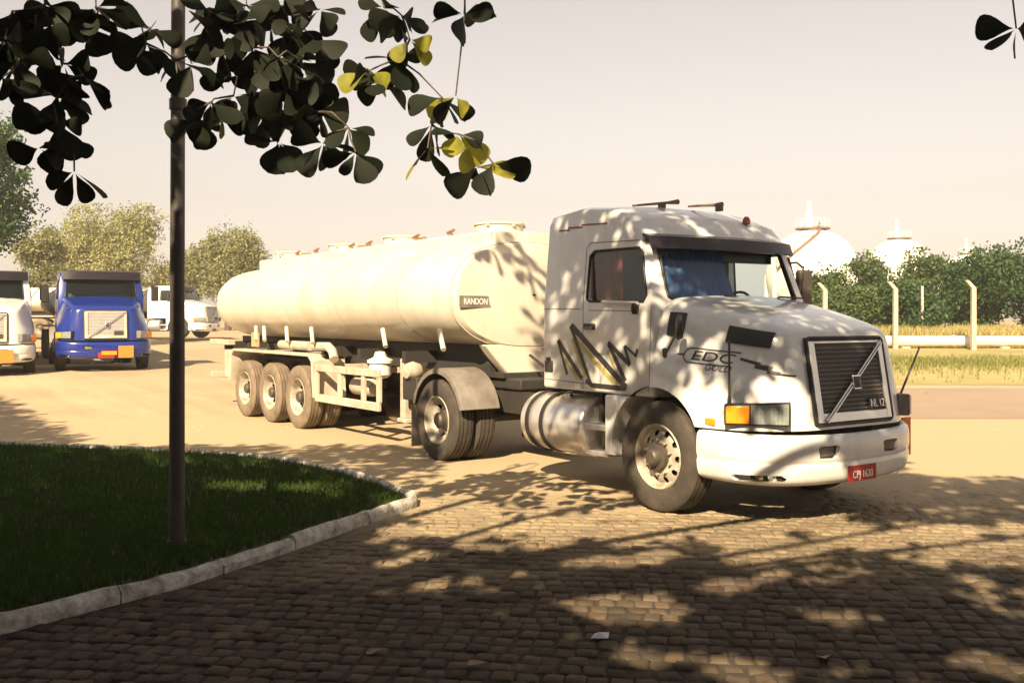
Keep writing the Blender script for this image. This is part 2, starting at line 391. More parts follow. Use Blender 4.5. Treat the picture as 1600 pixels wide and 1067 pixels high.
    MB().tube(sw, 0.016, 6).build('steering_wheel', 'black', T, 60)
    if main:
        cu = MB(); nfold = 40
        for i in range(nfold+1):
            y = -0.92+0.98*i/nfold; x = 0.012*math.sin(i*1.9)-0.10*(abs(y)/1.1)**3
            cu.v += [(3.93+x, y, 1.94), (3.705+x, y, 2.50)]
        cu.f = [(2*i, 2*i+2, 2*i+3, 2*i+1) for i in range(nfold)]
        cu.build('curtain', 'curtain', T, 80)['label'] = 'blue curtain drawn behind the windscreen'
        cu = MB()
        for i in range(nfold+1):
            x = 2.93+0.50*i/nfold; y = -1.03+0.014*math.sin(i*1.7)
            cu.v += [(x, y, 1.6), (x, y, 2.58)]
        cu.f = [(2*i, 2*i+2, 2*i+3, 2*i+1) for i in range(nfold)]
        cu.build('curtain', 'redcurtain', T, 80)['label'] = 'dark red curtain in the side window'
    # sun visor
    vm = MB(); K = 13
    for i in range(K):
        y = -1.02+2.06*i/(K-1); b = 0.12*(abs(y)/1.02)**3
        for x, z in ((3.80, 2.655), (3.93, 2.62), (3.975, 2.50), (3.955, 2.49), (3.90, 2.60), (3.80, 2.63)): vm.v.append((x-b, y, z+(0.0 if high else .02+(.10 if z > 2.6 else 0))))
    vm.f = [(6*i+j, 6*i+6+j, 6*i+6+(j+1) % 6, 6*i+(j+1) % 6) for i in range(K-1) for j in range(6)]+[(0, 1, 2, 3, 4, 5), tuple(6*(K-1)+j for j in range(5, -1, -1))]
    vm.build('sun_visor', 'visor', T, 40)
    # inner dark sun band behind the glass
    MB().box(3.66, 3.70, -0.86, 0.86, 2.40, 2.60).build('sun_blind', 'visor', T, bevel=0.01)
    # wipers
    for y in (-0.35, 0.45):
        MB().tube([(4.09, y, 2.0), (4.075, y+0.1, 2.04), (4.06, y+0.5, 2.03)], 0.010, 5).build('wiper', 'black', T)
    # --- hood with fenders
    lev = [0, .18, .35, .48, .62, .8, .93, 1.0]
    base = {0: [(3.98, 1.20), (4.6, 1.20), (4.95, 1.15), (5.18, 1.00), (5.32, .80), (5.385, .62), (5.395, 0)],
            .35: [(3.98, 1.19), (4.6, 1.17), (4.95, 1.08), (5.17, .94), (5.285, .79), (5.337, .66), (5.344, 0)],
            .62: [(3.98, 1.10), (4.6, 1.02), (4.95, .95), (5.15, .87), (5.25, .77), (5.298, .66), (5.305, 0)],
            .93: [(4.00, 1.02), (4.6, .93), (4.95, .87), (5.12, .81), (5.205, .74), (5.253, .65), (5.260, 0)],
            1.0: [(4.02, .95), (4.6, .86), (4.95, .80), (5.10, .75), (5.18, .69), (5.24, .60), (5.25, 0)]}
    keys = sorted(base)
    def outl(t):
        for a, b in zip(keys, keys[1:]):
            if a <= t <= b:
                q = (t-a)/(b-a)
                if a in (.35,): q = q*q*(3-2*q)
                return [(p[0]+(r[0]-p[0])*q, p[1]+(r[1]-p[1])*q) for p, r in zip(base[a], base[b])]
    def ztop(x): return 2.015-0.315*((x-4.0)/1.25)**1.25 if x > 4 else 2.015
    ZB = 0.845
    hb = MB(); W = None
    for t in lev:
        o6 = outl(t); right = o6[:6]; xf = o6[6][0]; y5 = o6[5][1]
        fr = [(xf, y5*.6), (xf, y5*.2), (xf, -y5*.2), (xf, -y5*.6)]
        ring = [(x, -y) for x, y in right]+[(x, -y) for x, y in fr]+[(x, y) for x, y in right[::-1]]
        W = len(ring)
        hb.v += [(x, y, ZB+t*(ztop(x)-ZB)) for x, y in ring]
    hb.f += [(k*W+i, k*W+i+1, (k+1)*W+i+1, (k+1)*W+i) for k in range(len(lev)-1) for i in range(W-1)]
    tb = (len(lev)-1)*W; rows = []
    for i in range(6):
        xr, yr, zr = hb.v[tb+i]
        if i < 5:
            mid = []
            for q in (.6, .2, -.2, -.6):
                mid.append(len(hb.v)); hb.v.append((xr+0.02*(1-q*q), yr*q, zr+0.035*(1-q*q)*(1-0.15*i)))
            rows.append([tb+i]+mid+[tb+W-1-i])
        else: rows.append([tb+i, tb+6, tb+7, tb+8, tb+9, tb+W-1-i])
    for a, b in zip(rows, rows[1:]):
        hb.f += [(a[j], a[j+1], b[j+1], b[j]) for j in range(5)]
    AX = 4.08
    arch = MB().cyl((AX-0.04, -2, 0.57), (AX-0.04, 2, 0.57), 0.60, n=56).mesh('c')
    hoodm = shaped(hb.mesh('hood'), [arch], subsurf=2, solid=0.03, name='hood', sharp=40)
    hood = link('hood', hoodm, paint, T)
    hv = BVHTree.FromPolygons([v.co for v in hoodm.vertices], [tuple(p.vertices) for p in hoodm.polygons])
    # rear half of the wing, below the door
    for s in (-1, 1):
        fo = [(3.33, 0.46), (3.33, 1.055), (4.0, 1.055), (4.12, 1.0), (4.12, 0.46)]
        arch2 = MB().cyl((AX-0.04, -2, 0.57), (AX-0.04, 2, 0.57), 0.60, n=56).mesh('c')
        fm = shaped(MB().prism(fo, min(s*0.8, s*1.195), max(s*0.8, s*1.195)).mesh('f'), [arch2], bevel=0.02, seg=2, name='fender')
        link('fender', fm, paint, T)
        pts = [(AX-0.04+0.61*math.cos(a), 0.57+0.61*math.sin(a)) for a in [math.pi*i/24 for i in range(-1, 26)]]
        pin = [(AX-0.04+0.58*math.cos(a), 0.57+0.58*math.sin(a)) for a in [math.pi*i/24 for i in range(25, -2, -1)]]
        wl = MB()
        NP = len(pts)
        wl.v = [(x, s*1.165, z) for x, z in pts]+[(x, s*0.7, z) for x, z in pts]
        wl.f = [(i, i+1, NP+i+1, NP+i) for i in range(NP-1)]
        wl.f += [tuple(range(NP, 2*NP))]
        link('wheel_arch_liner', wl.mesh('liner'), 'black', T)
    # engine bay block so the gap under the bonnet is dark
    MB().box(3.95, 5.2, -0.55, 0.55, 0.5, 1.5).build('engine', 'chassis', T, bevel=0.05)
    def fx(z): return 5.402-0.145*(z-0.845)/0.855
    def frontbox(name, y0, y1, z0, z1, d0, d1, m, parent=T, bevel=0.0):
        b = MB(); b.v = [(fx(z)+d, y, z) for d in (d0, d1) for z in (z0, z1) for y in (y0, y1)]
        b.f = [(0, 1, 3, 2), (4, 6, 7, 5), (0, 4, 5, 1), (2, 3, 7, 6), (0, 2, 6, 4), (1, 5, 7, 3)]
        return b.build(name, m, parent, bevel=bevel)
    gy, g0, g1 = 0.545, 0.885, 1.645
    grille = frontbox('grille', -gy, gy, g0, g1, -0.02, 0.006, 'black' if main else 'palegrille', bevel=0.004)
    fl = []                                                      # dark rounded frame line, then pale inner frame
    rr = 0.05
    for cy, cz, a0 in ((gy-rr, g1-rr, 0), (-gy+rr, g1-rr, 90), (-gy+rr, g0+rr, 180), (gy-rr, g0+rr, 270)):
        for k in range(5):
            a = R(a0+90*k/4); y, z = cy+rr*math.cos(a), cz+rr*math.sin(a); fl.append((fx(z)+0.012, y, z))
    MB().tube(fl+[fl[0]], 0.014, 6).build('frame', 'black', grille, 60)
    fr = MB()
    for y0, y1, z0, z1 in ((-gy+.02, -gy+.10, g0+.02, g1-.03), (gy-.085, gy-.02, g0+.02, g1-.03), (-gy+.10, gy-.085, g0+.02, g0+.10), (-gy+.10, gy-.085, g1-.05, g1-.03)):
        b = len(fr.v); fr.v += [(fx(z)+d, y, z) for d in (0.004, 0.022) for z in (z0, z1) for y in (y0, y1)]
        fr.f += [tuple(b+i for i in f) for f in ((0, 1, 3, 2), (4, 6, 7, 5), (0, 4, 5, 1), (2, 3, 7, 6), (0, 2, 6, 4), (1, 5, 7, 3))]
    fr.build('inner_frame', 'alu' if main else 'frame', grille, bevel=0.004)
    ns = 15
    slm = None
    for k in range(ns):
        z = g0+0.125+(g1-0.09-g0-0.125)*k/(ns-1)
        frontbox('slat', -gy+.10, gy-.085, z-0.004, z+0.004, 0.007, 0.015, 'slat' if main else 'chrome', grille)
    vb = MB()
    for k in range(34):
        y = -gy+.115+(2*gy-.21)*k/33
        z0, z1 = g0+.10, g1-.05
        vb.v += [(fx(z)+0.009, yy, z) for z in (z0, z1) for yy in (y-0.004, y+0.004)]; b = 4*k
        vb.f.append((b, b+1, b+3, b+2))
    link('mesh_bars', vb.mesh('m', False), 'hub', grille)
    # diagonal bar with square emblem
    d0, d1 = Vector((0, -0.43, g0+.03)), Vector((0, 0.50, g1-.045))
    db = MB(); dv = (d1-d0).normalized(); nv = Vector((0, -dv.z, dv.y))
    for off in (-0.012, 0.012):
        a, b2 = d0+nv*off, d1+nv*off
        db.tube([(fx(a.z)+0.035, a.y, a.z), (fx(b2.z)+0.035, b2.y, b2.z)], 0.010, 6)
    db.build('diagonal_bar', 'chrome', grille, 60)
    ey, ez = 0.04, 1.245
    frontbox('emblem', ey-.055, ey+.055, ez-.065, ez+.065, 0.03, 0.052, 'chrome', grille, 0.006)
    frontbox('emblem_field', ey-.042, ey+.042, ez-.05, ez+.05, 0.05, 0.056, 'chassis', grille)
    frontbox('badge', 0.20, 0.43, 0.985, 1.10, 0.02, 0.034, 'chassis', grille, 0.004)
    if main:
        tm = text_mesh('NL 12', 0.10, 0.002, 0.8)
        for v in tm.vertices:
            a, b = v.co.x, v.co.y; z = 1.045+b; v.co = (fx(z)+0.037+v.co.z, 0.315+a, z)
        link('badge_letters', tm, 'platewhite', grille)
    # headlights
    def head(s):
        H = MB(); A = MB(); Ref = MB()
        o_lo, o_hi = outl(0.10), outl(0.20)
        P0 = Vector((4.93, -1.165, 0)); P1 = Vector((5.335, -0.83, 0))
        dirv = (P1-P0); nrm = Vector((dirv.y, -dirv.x, 0)).normalized()
        if nrm.x < 0: nrm = -nrm
        def pt(q, z, d): p = P0+dirv*q+nrm*d; return (p.x, p.y*(-s if s > 0 else 1), z)
        def bx(mb, q0, q1, z0, z1, z2, z3, a, b):
            mb.add([pt(q0, z0, a), pt(q1, z1, a), pt(q1, z2, a), pt(q0, z3, a), pt(q0, z0, b), pt(q1, z1, b), pt(q1, z2, b), pt(q0, z3, b)],
                   [(0, 3, 2, 1), (4, 5, 6, 7), (0, 1, 5, 4), (1, 2, 6, 5), (2, 3, 7, 6), (3, 0, 4, 7)])
        Bz = MB(); bx(Bz, -0.03, 1.03, 0.895, 0.895, 1.10, 1.075, -0.06, 0.048)
        h = Bz.build('headlight', 'black' if s < 0 else 'fender', T, bevel=0.01)
        bx(Ref, 0.40, 1.0, 0.91, 0.91, 1.085, 1.068, 0.045, 0.056); Ref.build('reflector', 'reflector', h)
        bx(A, 0.0, 0.38, 0.91, 0.91, 1.066, 1.060, 0.045, 0.066); A.build('indicator', 'amber', h, bevel=0.008)
        bx(H, 0.39, 1.0, 0.91, 0.91, 1.085, 1.068, 0.060, 0.068); H.build('lens', 'lens', h)
        lm = MB()
        for k in range(9):
            q = 0.43+0.54*k/8; bx(lm, q-0.006, q+0.006, 0.915, 0.915, 1.07, 1.07, 0.052, 0.059)
        lm.build('lens_ribs', 'lens', h)
        hit = hv.ray_cast(Vector((4.74, -3, 0.905)), Vector((0, 1, 0)))
        mk = MB().box(4.69, 4.80, -0.012, 0.012, 0.875, 0.935).build('side_marker', 'amber', T, bevel=0.006)
        yy = -(hit[0].y) if hit[0] else 1.17
        mk.location = (0, s*(yy+0.004), 0); mk.rotation_euler = (0, 0, 0)
    head(-1); head(1)
    # bumper
    oc = [(4.62, 1.215), (4.9, 1.215), (5.13, 1.14), (5.31, .98), (5.42, .74), (5.465, .45), (5.475, 0.15)]
    plan = [(x, -y) for x, y in oc]+[(x, y) for x, y in oc[::-1]]
    zl = [(.80, -.05), (.785, -.01), (.70, .0), (.575, .0), (.565, -.014), (.545, -.014), (.535, .0), (.43, -.012), (.375, -.04), (.35, -.12)]
    bb = MB(); NB = len(plan)
    for z, o in zl:
        for i, (x, y) in enumerate(plan):
            a = Vector(plan[max(i-1, 0)]); b = Vector(plan[min(i+1, NB-1)]); d = (b-a).normalized(); nn = Vector((d.y, -d.x))
            lift = 0.035*(1-min(1, abs(x-5.47)/.8)) if z < .5 else 0
            bb.v.append((x+nn.x*o, y+nn.y*o, z-0+0.03*(1-(1-min(1, abs(y)/1.2)**2))-0.0))
    bb.f = [(k*NB+i, k*NB+i+1, (k+1)*NB+i+1, (k+1)*NB+i) for k in range(len(zl)-1) for i in range(NB-1)]
    fog = [(-0.075, -0.05), (0.055, -0.055), (0.075, -0.03), (0.085, 0.045), (0.065, 0.055), (-0.065, 0.055), (-0.085, 0.04)]
    cuts = [MB().prism([(y*1.5+cy, z+0.655) for y, z in fog], 5.2, 5.7, 'x').mesh('c') for cy in (-0.44, 0.44)]
    for s in (-1, 1): cuts.append(MB().prism([(4.98, .445), (5.0, .42), (5.32, .42), (5.34, .445), (5.32, .475), (5.0, .475)], min(s*.8, s*1.4), max(s*.8, s*1.4)).mesh('c'))
    bme = shaped(bb.mesh('bumper'), cuts, subsurf=1, solid=0.04, name='bumper', sharp=30)
    bump = link('bumper', bme, paint, T)
    for cy in (-0.44, 0.44):
        MB().box(5.36, 5.415, cy-.15, cy+.15, .585, .725).build('lamp_recess', 'black', bump)
        MB().box(5.415, 5.425, cy-.09, cy+.10, .615, .70).build('fog_lamp', 'fender', bump, bevel=0.004)
    for s in (-1, 1):
        MB().box(4.95, 5.30, min(s*.78, s*.88), max(s*.78, s*.88), .40, .49).build('lamp_recess', 'black', bump)
        for xx in (5.08, 5.22): MB().lathe([(0.0, 0), (.03, 0.0), (.04, .02), (.04, .05), (0, .05)], 14, 'y', (xx, s*.93-(.05 if s > 0 else 0), .447)).build('driving_lamp', 'chrome', bump, 40)
    # registration plate
    plate = MB().box(5.46, 5.472, -.20, .20, .375, .515).build('licence_plate', 'red', T, bevel=0.003)
    plate.rotation_euler = (0, 0, 0)
    if main:
        tm = text_mesh('CPJ 1630', 0.092, 0.001, 0.84)
        for v in tm.vertices: a, b = v.co.x, v.co.y; v.co = (5.476+v.co.z, a, .432+b)
        link('plate_letters', tm, 'platewhite', plate)
    # chassis, fuel tank, steps
    for y in (-.42, .42): MB().box(-1.0, 5.1, y-.04, y+.04, .62, .90).build('chassis_rail', 'chassis', T)
    MB().box(-0.3, 0.9, -.5, .5, .92, 1.06).build('fifth_wheel', 'chassis', T, bevel=0.02)
    for x in (0.0, AX): MB().cyl((x, -.98, .52), (x, .98, .52), .07, n=12).build('axle', 'chassis', T, 40)
    for x in (0, 1): pass
    MB().box(2.0, 4.0, -.4, .4, .45, 1.05).build('gearbox', 'chassis', T, bevel=.05)
    for s in (-1, 1):
        fy = s*.86
        ft = MB().lathe([(0, 1.80), (.26, 1.80), (.305, 1.83), (.32, 1.86), (.32, 2.86), (.305, 2.89), (.26, 2.92), (0, 2.92)], 40, 'x', (0, fy, .67)).build('fuel_tank', 'alu', T, 35)
        for xx in (1.98, 2.24):
            MB().lathe([(.323, xx-.03), (.334, xx-.03), (.334, xx+.03), (.323, xx+.03)], 40, 'x', (0, fy, .67)).build('strap', 'black', ft, 35)
        MB().cyl((2.5, fy+s*.12, .95), (2.5, fy+s*.15, 1.02), .045, n=14).build('filler_cap', 'chrome', ft, 40)
        st = MB().box(2.96, 3.33, min(s*.85, s*1.15), max(s*.85, s*1.15), .68, .74).build('step', 'alu', T, bevel=0.008)
        MB().box(2.96, 3.33, min(s*.85, s*1.15), max(s*.85, s*1.15), .42, .47).build('step', 'alu', T, bevel=0.008)
        MB().box(2.98, 3.31, min(s*.7, s*.95), max(s*.7, s*.95), .47, .68).build('battery_box', 'fender', T, bevel=0.02)
        MB().box(2.95, 3.0, min(s*.7, s*.95), max(s*.7, s*.95), .74, 1.03).box(3.2, 3.25, min(s*.7, s*.95), max(s*.7, s*.95), .74, 1.03).build('step_bracket', 'chassis', T)
    # rear mudguards
    for s in (-1, 1):
        mg = MB(); A0, A1, NA = 14, 165, 22
        for i in range(NA+1):
            a = R(A0+(A1-A0)*i/NA); 
            for r, y in ((.60, .64), (.60, 1.16), (.575, 1.20), (.63, 1.20), (.645, 1.16), (.645, .64)):
                mg.v.append((.02+r*math.cos(a), s*y, .54+r*math.sin(a)))
        mg.f = [(6*i+j, 6*i+6+j, 6*i+6+(j+1) % 6, 6*i+(j+1) % 6) for i in range(NA) for j in range(6)]+[(0, 1, 2, 3, 4, 5), tuple(6*NA+j for j in range(6))]
        mg.build('mudguard', 'fender', T, 40)
        MB().box(-.66, -.645, min(s*.62, s*1.18), max(s*.62, s*1.18), .12, .66).build('mud_flap', 'frame', T)
    for s in (-1, 1):
        make_wheel('front', T, AX, s, 'rubber'); make_wheel('drive', T, 0, s, 'rubber')
    # mirrors
    for s in ((1,) if main else (-1, 1)):
        mi = MB().box(3.60, 3.70, s*1.46-.10, s*1.46+.10, 1.93, 2.36).build('mirror', 'hub' if main else 'black', T, bevel=.03, seg=3)
        MB().tube([(3.72, s*1.10, 2.42), (3.68, s*1.30, 2.44), (3.66, s*1.44, 2.38)], .013, 6).tube([(3.85, s*1.12, 2.06), (3.75, s*1.30, 2.30), (3.68, s*1.42, 2.40)], .012, 6).build('arm', 'hub', mi, 50)
    # rods at the bumper corners
    if main:
        MB().cyl((4.97, -1.17, 1.06), (4.97, -1.17, 1.14), .022, .014, n=8).tube([(4.97, -1.17, 1.12), (4.97, -1.17, 1.60), (4.97, -1.17, 1.64)], [.011, .010, .014], 6).build('corner_rod', 'hub', T, 40)
        MB().tube([(4.97, 1.18, .90), (5.0, 1.22, .99), (5.0, 1.60, 1.53)], [.018, .013, .009], 6).build('corner_rod', 'hub', T, 40)
        hz = MB().box(4.99, 5.01, 1.29, 1.43, .44, .82).build('hazard_plate', 'orange', T, bevel=.004)
        hz['label'] = 'orange red plate at the far end of the bumper'
        # wing mirror on its stalk
        MB().tube([(4.20, -1.20, 1.46), (4.24, -1.24, 1.53)], [.02, .024], 8).tube([(4.21, -1.22, 1.46), (4.44, -1.27, 1.70)], .010, 6).build('wing_mirror_stalk', 'hub', T, 40)
        wmr = MB().lathe([(0, -.03), (.05, -.028), (.062, -.01), (.058, .02), (0, .035)], 20, 'y').build('wing_mirror', 'black', T, 40)
        wmr.location = (4.47, -1.28, 1.74); wmr.scale = (.9, 1, 1.9); wmr.rotation_euler = (0, R(12), R(-35))
        # intake grilles on the hood side
        def plate_on(name, poly, bvh, m, th, off=0.006):
            k = 6; v2 = []; 
            a, b, c, d = [Vector((p[0], p[1])) for p in poly]
            for i in range(k+1):
                for j in range(k+1):
                    p = a.lerp(b, i/k).lerp(d.lerp(c, i/k), j/k); v2.append((p.x, p.y))
            fs = [(i*(k+1)+j, (i+1)*(k+1)+j, (i+1)*(k+1)+j+1, i*(k+1)+j+1) for i in range(k) for j in range(k)]
            o = on_side(name, v2, fs, bvh, m, T, off)
            q = o.modifiers.new('t', 'SOLIDIFY'); q.thickness = th; q.offset = 0
            return o
        plate_on('side_vent', [(4.74, 1.75), (5.14, 1.685), (5.13, 1.555), (4.73, 1.605)], hv, 'black', .02)
        plate_on('air_intake', [(4.09, 1.875), (4.27, 1.865), (4.27, 1.63), (4.09, 1.66)], hv, 'black', .02)
        # lettering on the hood side
        v2, fs = [], []
        def addr(pts, wd, dx_=0, dz_=0):
            b = len(v2); a, f = ribbon(densify(pts, .02), wd); v2.extend(a); fs.extend([tuple(b+i for i in q) for q in f])
        ex, ez0, ez1 = 4.385, 1.505, 1.435
        addr([(4.35, 1.535), (4.325, 1.50), (4.33, 1.45), (4.38, 1.415), (4.84, 1.385)], .011)
        addr([(4.35, 1.535), (4.40, 1.545), (4.90, 1.51)], .011)
        for n_, body in ((0, 'EDC'),):
            pass
        on_side('lettering_border', v2, fs, hv, 'decal', T)
        tm = text_mesh('EDC', 0.118, 0, 1.95)
        vv = [(4.635+v.co.x*1.0+v.co.y*0.25, 1.462+v.co.y-v.co.x*0.065) for v in tm.vertices]
        on_side('lettering', vv, [tuple(p.vertices) for p in tm.polygons], hv, 'decal', T, .006)
        tm = text_mesh('GOLD', 0.082, 0, 1.15)
        vv = [(4.72+v.co.x+v.co.y*.2, 1.368+v.co.y-v.co.x*.065) for v in tm.vertices]
        on_side('lettering', vv, [tuple(p.vertices) for p in tm.polygons], hv, 'decal', T, .006)
        v2, fs = [], []
        addr([(4.90, 1.46), (5.08, 1.415)], [.02+.01*i/12 for i in range(12)][:len(densify([(4.90, 1.46), (5.08, 1.415)], .02))])
        addr([(5.04, 1.402), (5.17, 1.375)], .042); addr([(5.14, 1.355), (5.22, 1.335)], .03); addr([(5.20, 1.335), (5.29, 1.315)], .016)
        on_side('zigzag_stripe', v2, fs, hv, 'decal', T)
        v2, fs = [], []
        addr([(4.24, 1.485), (4.33, 1.487)], [.004, .010, .018, .024, .012][:len(densify([(4.24, 1.485), (4.33, 1.487)], .02))])
        on_side('red_dart', v2, fs, hv, 'decalred', T)
        # scribble on door and sleeper
        v2, fs = [], []
        zz = [(2.62, 1.24), (2.47, 1.57), (2.86, 1.17), (2.69, 1.73), (3.03, 1.13), (2.70, 1.75), (3.55, 1.135), (3.31, 1.565), (3.60, 1.36), (3.56, 1.54), (3.72, 1.44), (3.76, 1.52)]
        zz = [(2.63, 1.22), (2.47, 1.58), (2.88, 1.19)]
        addr(zz[:2], .036); addr(zz[1:], .055)
        addr([(2.69, 1.74), (3.03, 1.135)], .05); addr([(2.70, 1.745), (3.54, 1.16)], .066)
        addr([(2.94, 1.175), (3.05, 1.13), (3.55, 1.125), (3.57, 1.18)], .05)
        addr([(3.56, 1.20), (3.31, 1.56)], .054); addr([(3.30, 1.575), (3.63, 1.36)], .05); addr([(3.63, 1.36), (3.545, 1.545)], .04); addr([(3.55, 1.55), (3.72, 1.45)], .026); addr([(3.71, 1.44), (3.74, 1.52)], .03)
        on_side('scribble_stripe', v2, fs, bv, 'decal', T)
        v2, fs = [], []
        addr([(2.50, 1.47), (2.81, 1.18)], .04); addr([(2.77, 1.60), (3.42, 1.155)], .055); addr([(3.29, 1.49), (3.45, 1.22)], .035); addr([(2.71, 1.60), (2.94, 1.2)], .035)
        on_side('scribble_highlight', v2, fs, bv, 'decalyellow', T, .003)
        v2, fs = [], []
        addr([(2.40, 2.765), (2.58, 2.76)], .018); addr([(2.55, 2.785), (2.80, 2.775)], .020); addr([(2.78, 2.80), (3.20, 2.785)], .018)
        on_side('roof_stripe', v2, fs, bv, 'decalred', T)
        # door: seams, handle, lower patch, rail under the window
        v2, fs = [], []
        addr([(2.895, 1.08), (2.895, 2.55), (2.96, 2.60), (3.74, 2.58)], .010); addr([(2.2, 1.92), (2.86, 1.915)], .008); addr([(2.22, 1.16), (3.3, 1.13)], .008); addr([(3.9, 1.10), (3.93, 1.95)], .008); addr([(2.98, 1.90), (3.75, 1.89)], .007)
        on_side('door_seam', v2, fs, bv, 'fender', T, .002)
        MB().box(2.93, 3.10, -1.150, -1.118, 1.70, 1.765).build('door_handle', 'black', T, bevel=.012)
        MB().box(2.95, 3.08, -1.157, -1.149, 1.703, 1.735).build('handle_grip', 'fender', T, bevel=.003)
        MB().box(2.24, 2.38, -1.135, -1.112, 1.235, 1.36).box(2.26, 2.34, -1.135, -1.112, 1.36, 1.395).build('side_reflector', 'decal', T, bevel=.01)
        MB().tube([(3.24, -1.15, 1.985), (3.78, -1.16, 1.965)], .018, 8).build('mirror_arm', 'white', T, 50)
        MB().lathe([(0, -.06), (.03, -.055), (.04, 0), (.03, .05), (0, .055)], 12, 'z', (3.74, -1.16, 1.915)).build('mirror_arm_joint', 'black', T, 50)
        # air horns and lamp on the roof
        for y, x0, x1 in ((-.30, 2.75, 3.45), (.25, 3.05, 3.55)):
            hn = MB().tube([(x0, y, 3.055), (x1-.15, y, 3.035), (x1, y, 3.03)], [.012, .016, .028], 10).build('air_horn', 'rust', T, 50)
            MB().box(x0+.42, x0+.5, y-.02, y+.02, 2.96, 3.04).build('bracket', 'hub', hn)
        MB().lathe([(.045, 2.83), (.04, 2.88), (.02, 2.91), (0, 2.91)], 12, 'z', (3.62, .55, 0)).build('roof_lamp', 'decalred', T, 40)
        for k, z in enumerate((1.35, 1.42)):
            MB().tube([(2.19, -.3+.2*k, z), (1.7, -.35+.2*k, z-.12), (1.2, -.3+.2*k, z-.16), (.75, -.25+.2*k, z)], .018, 8).build('air_hose', 'decalred' if k else 'black', T, 50)
    else:
        for y, yy in ((-.9, .5),):
            MB().box(5.49, 5.50, .30, .68, .38, .70).build('hazard_plate', 'orange', T)
        MB().box(5.49, 5.50, -.12, .26, .46, .56).build('front_sign', 'amber', T)
    return T

# ------------------------------------------------------------------ world placement of the rig
RIG = Vector((0.0057, 13.376, 0)); RZ = R(-55.18)
tr = make_tractor('tractor_truck', RIG, RZ, 'white', True, True)
tag(tr, 'white bonneted tractor truck with high roof sleeper and dark scribble stripes', 'truck')

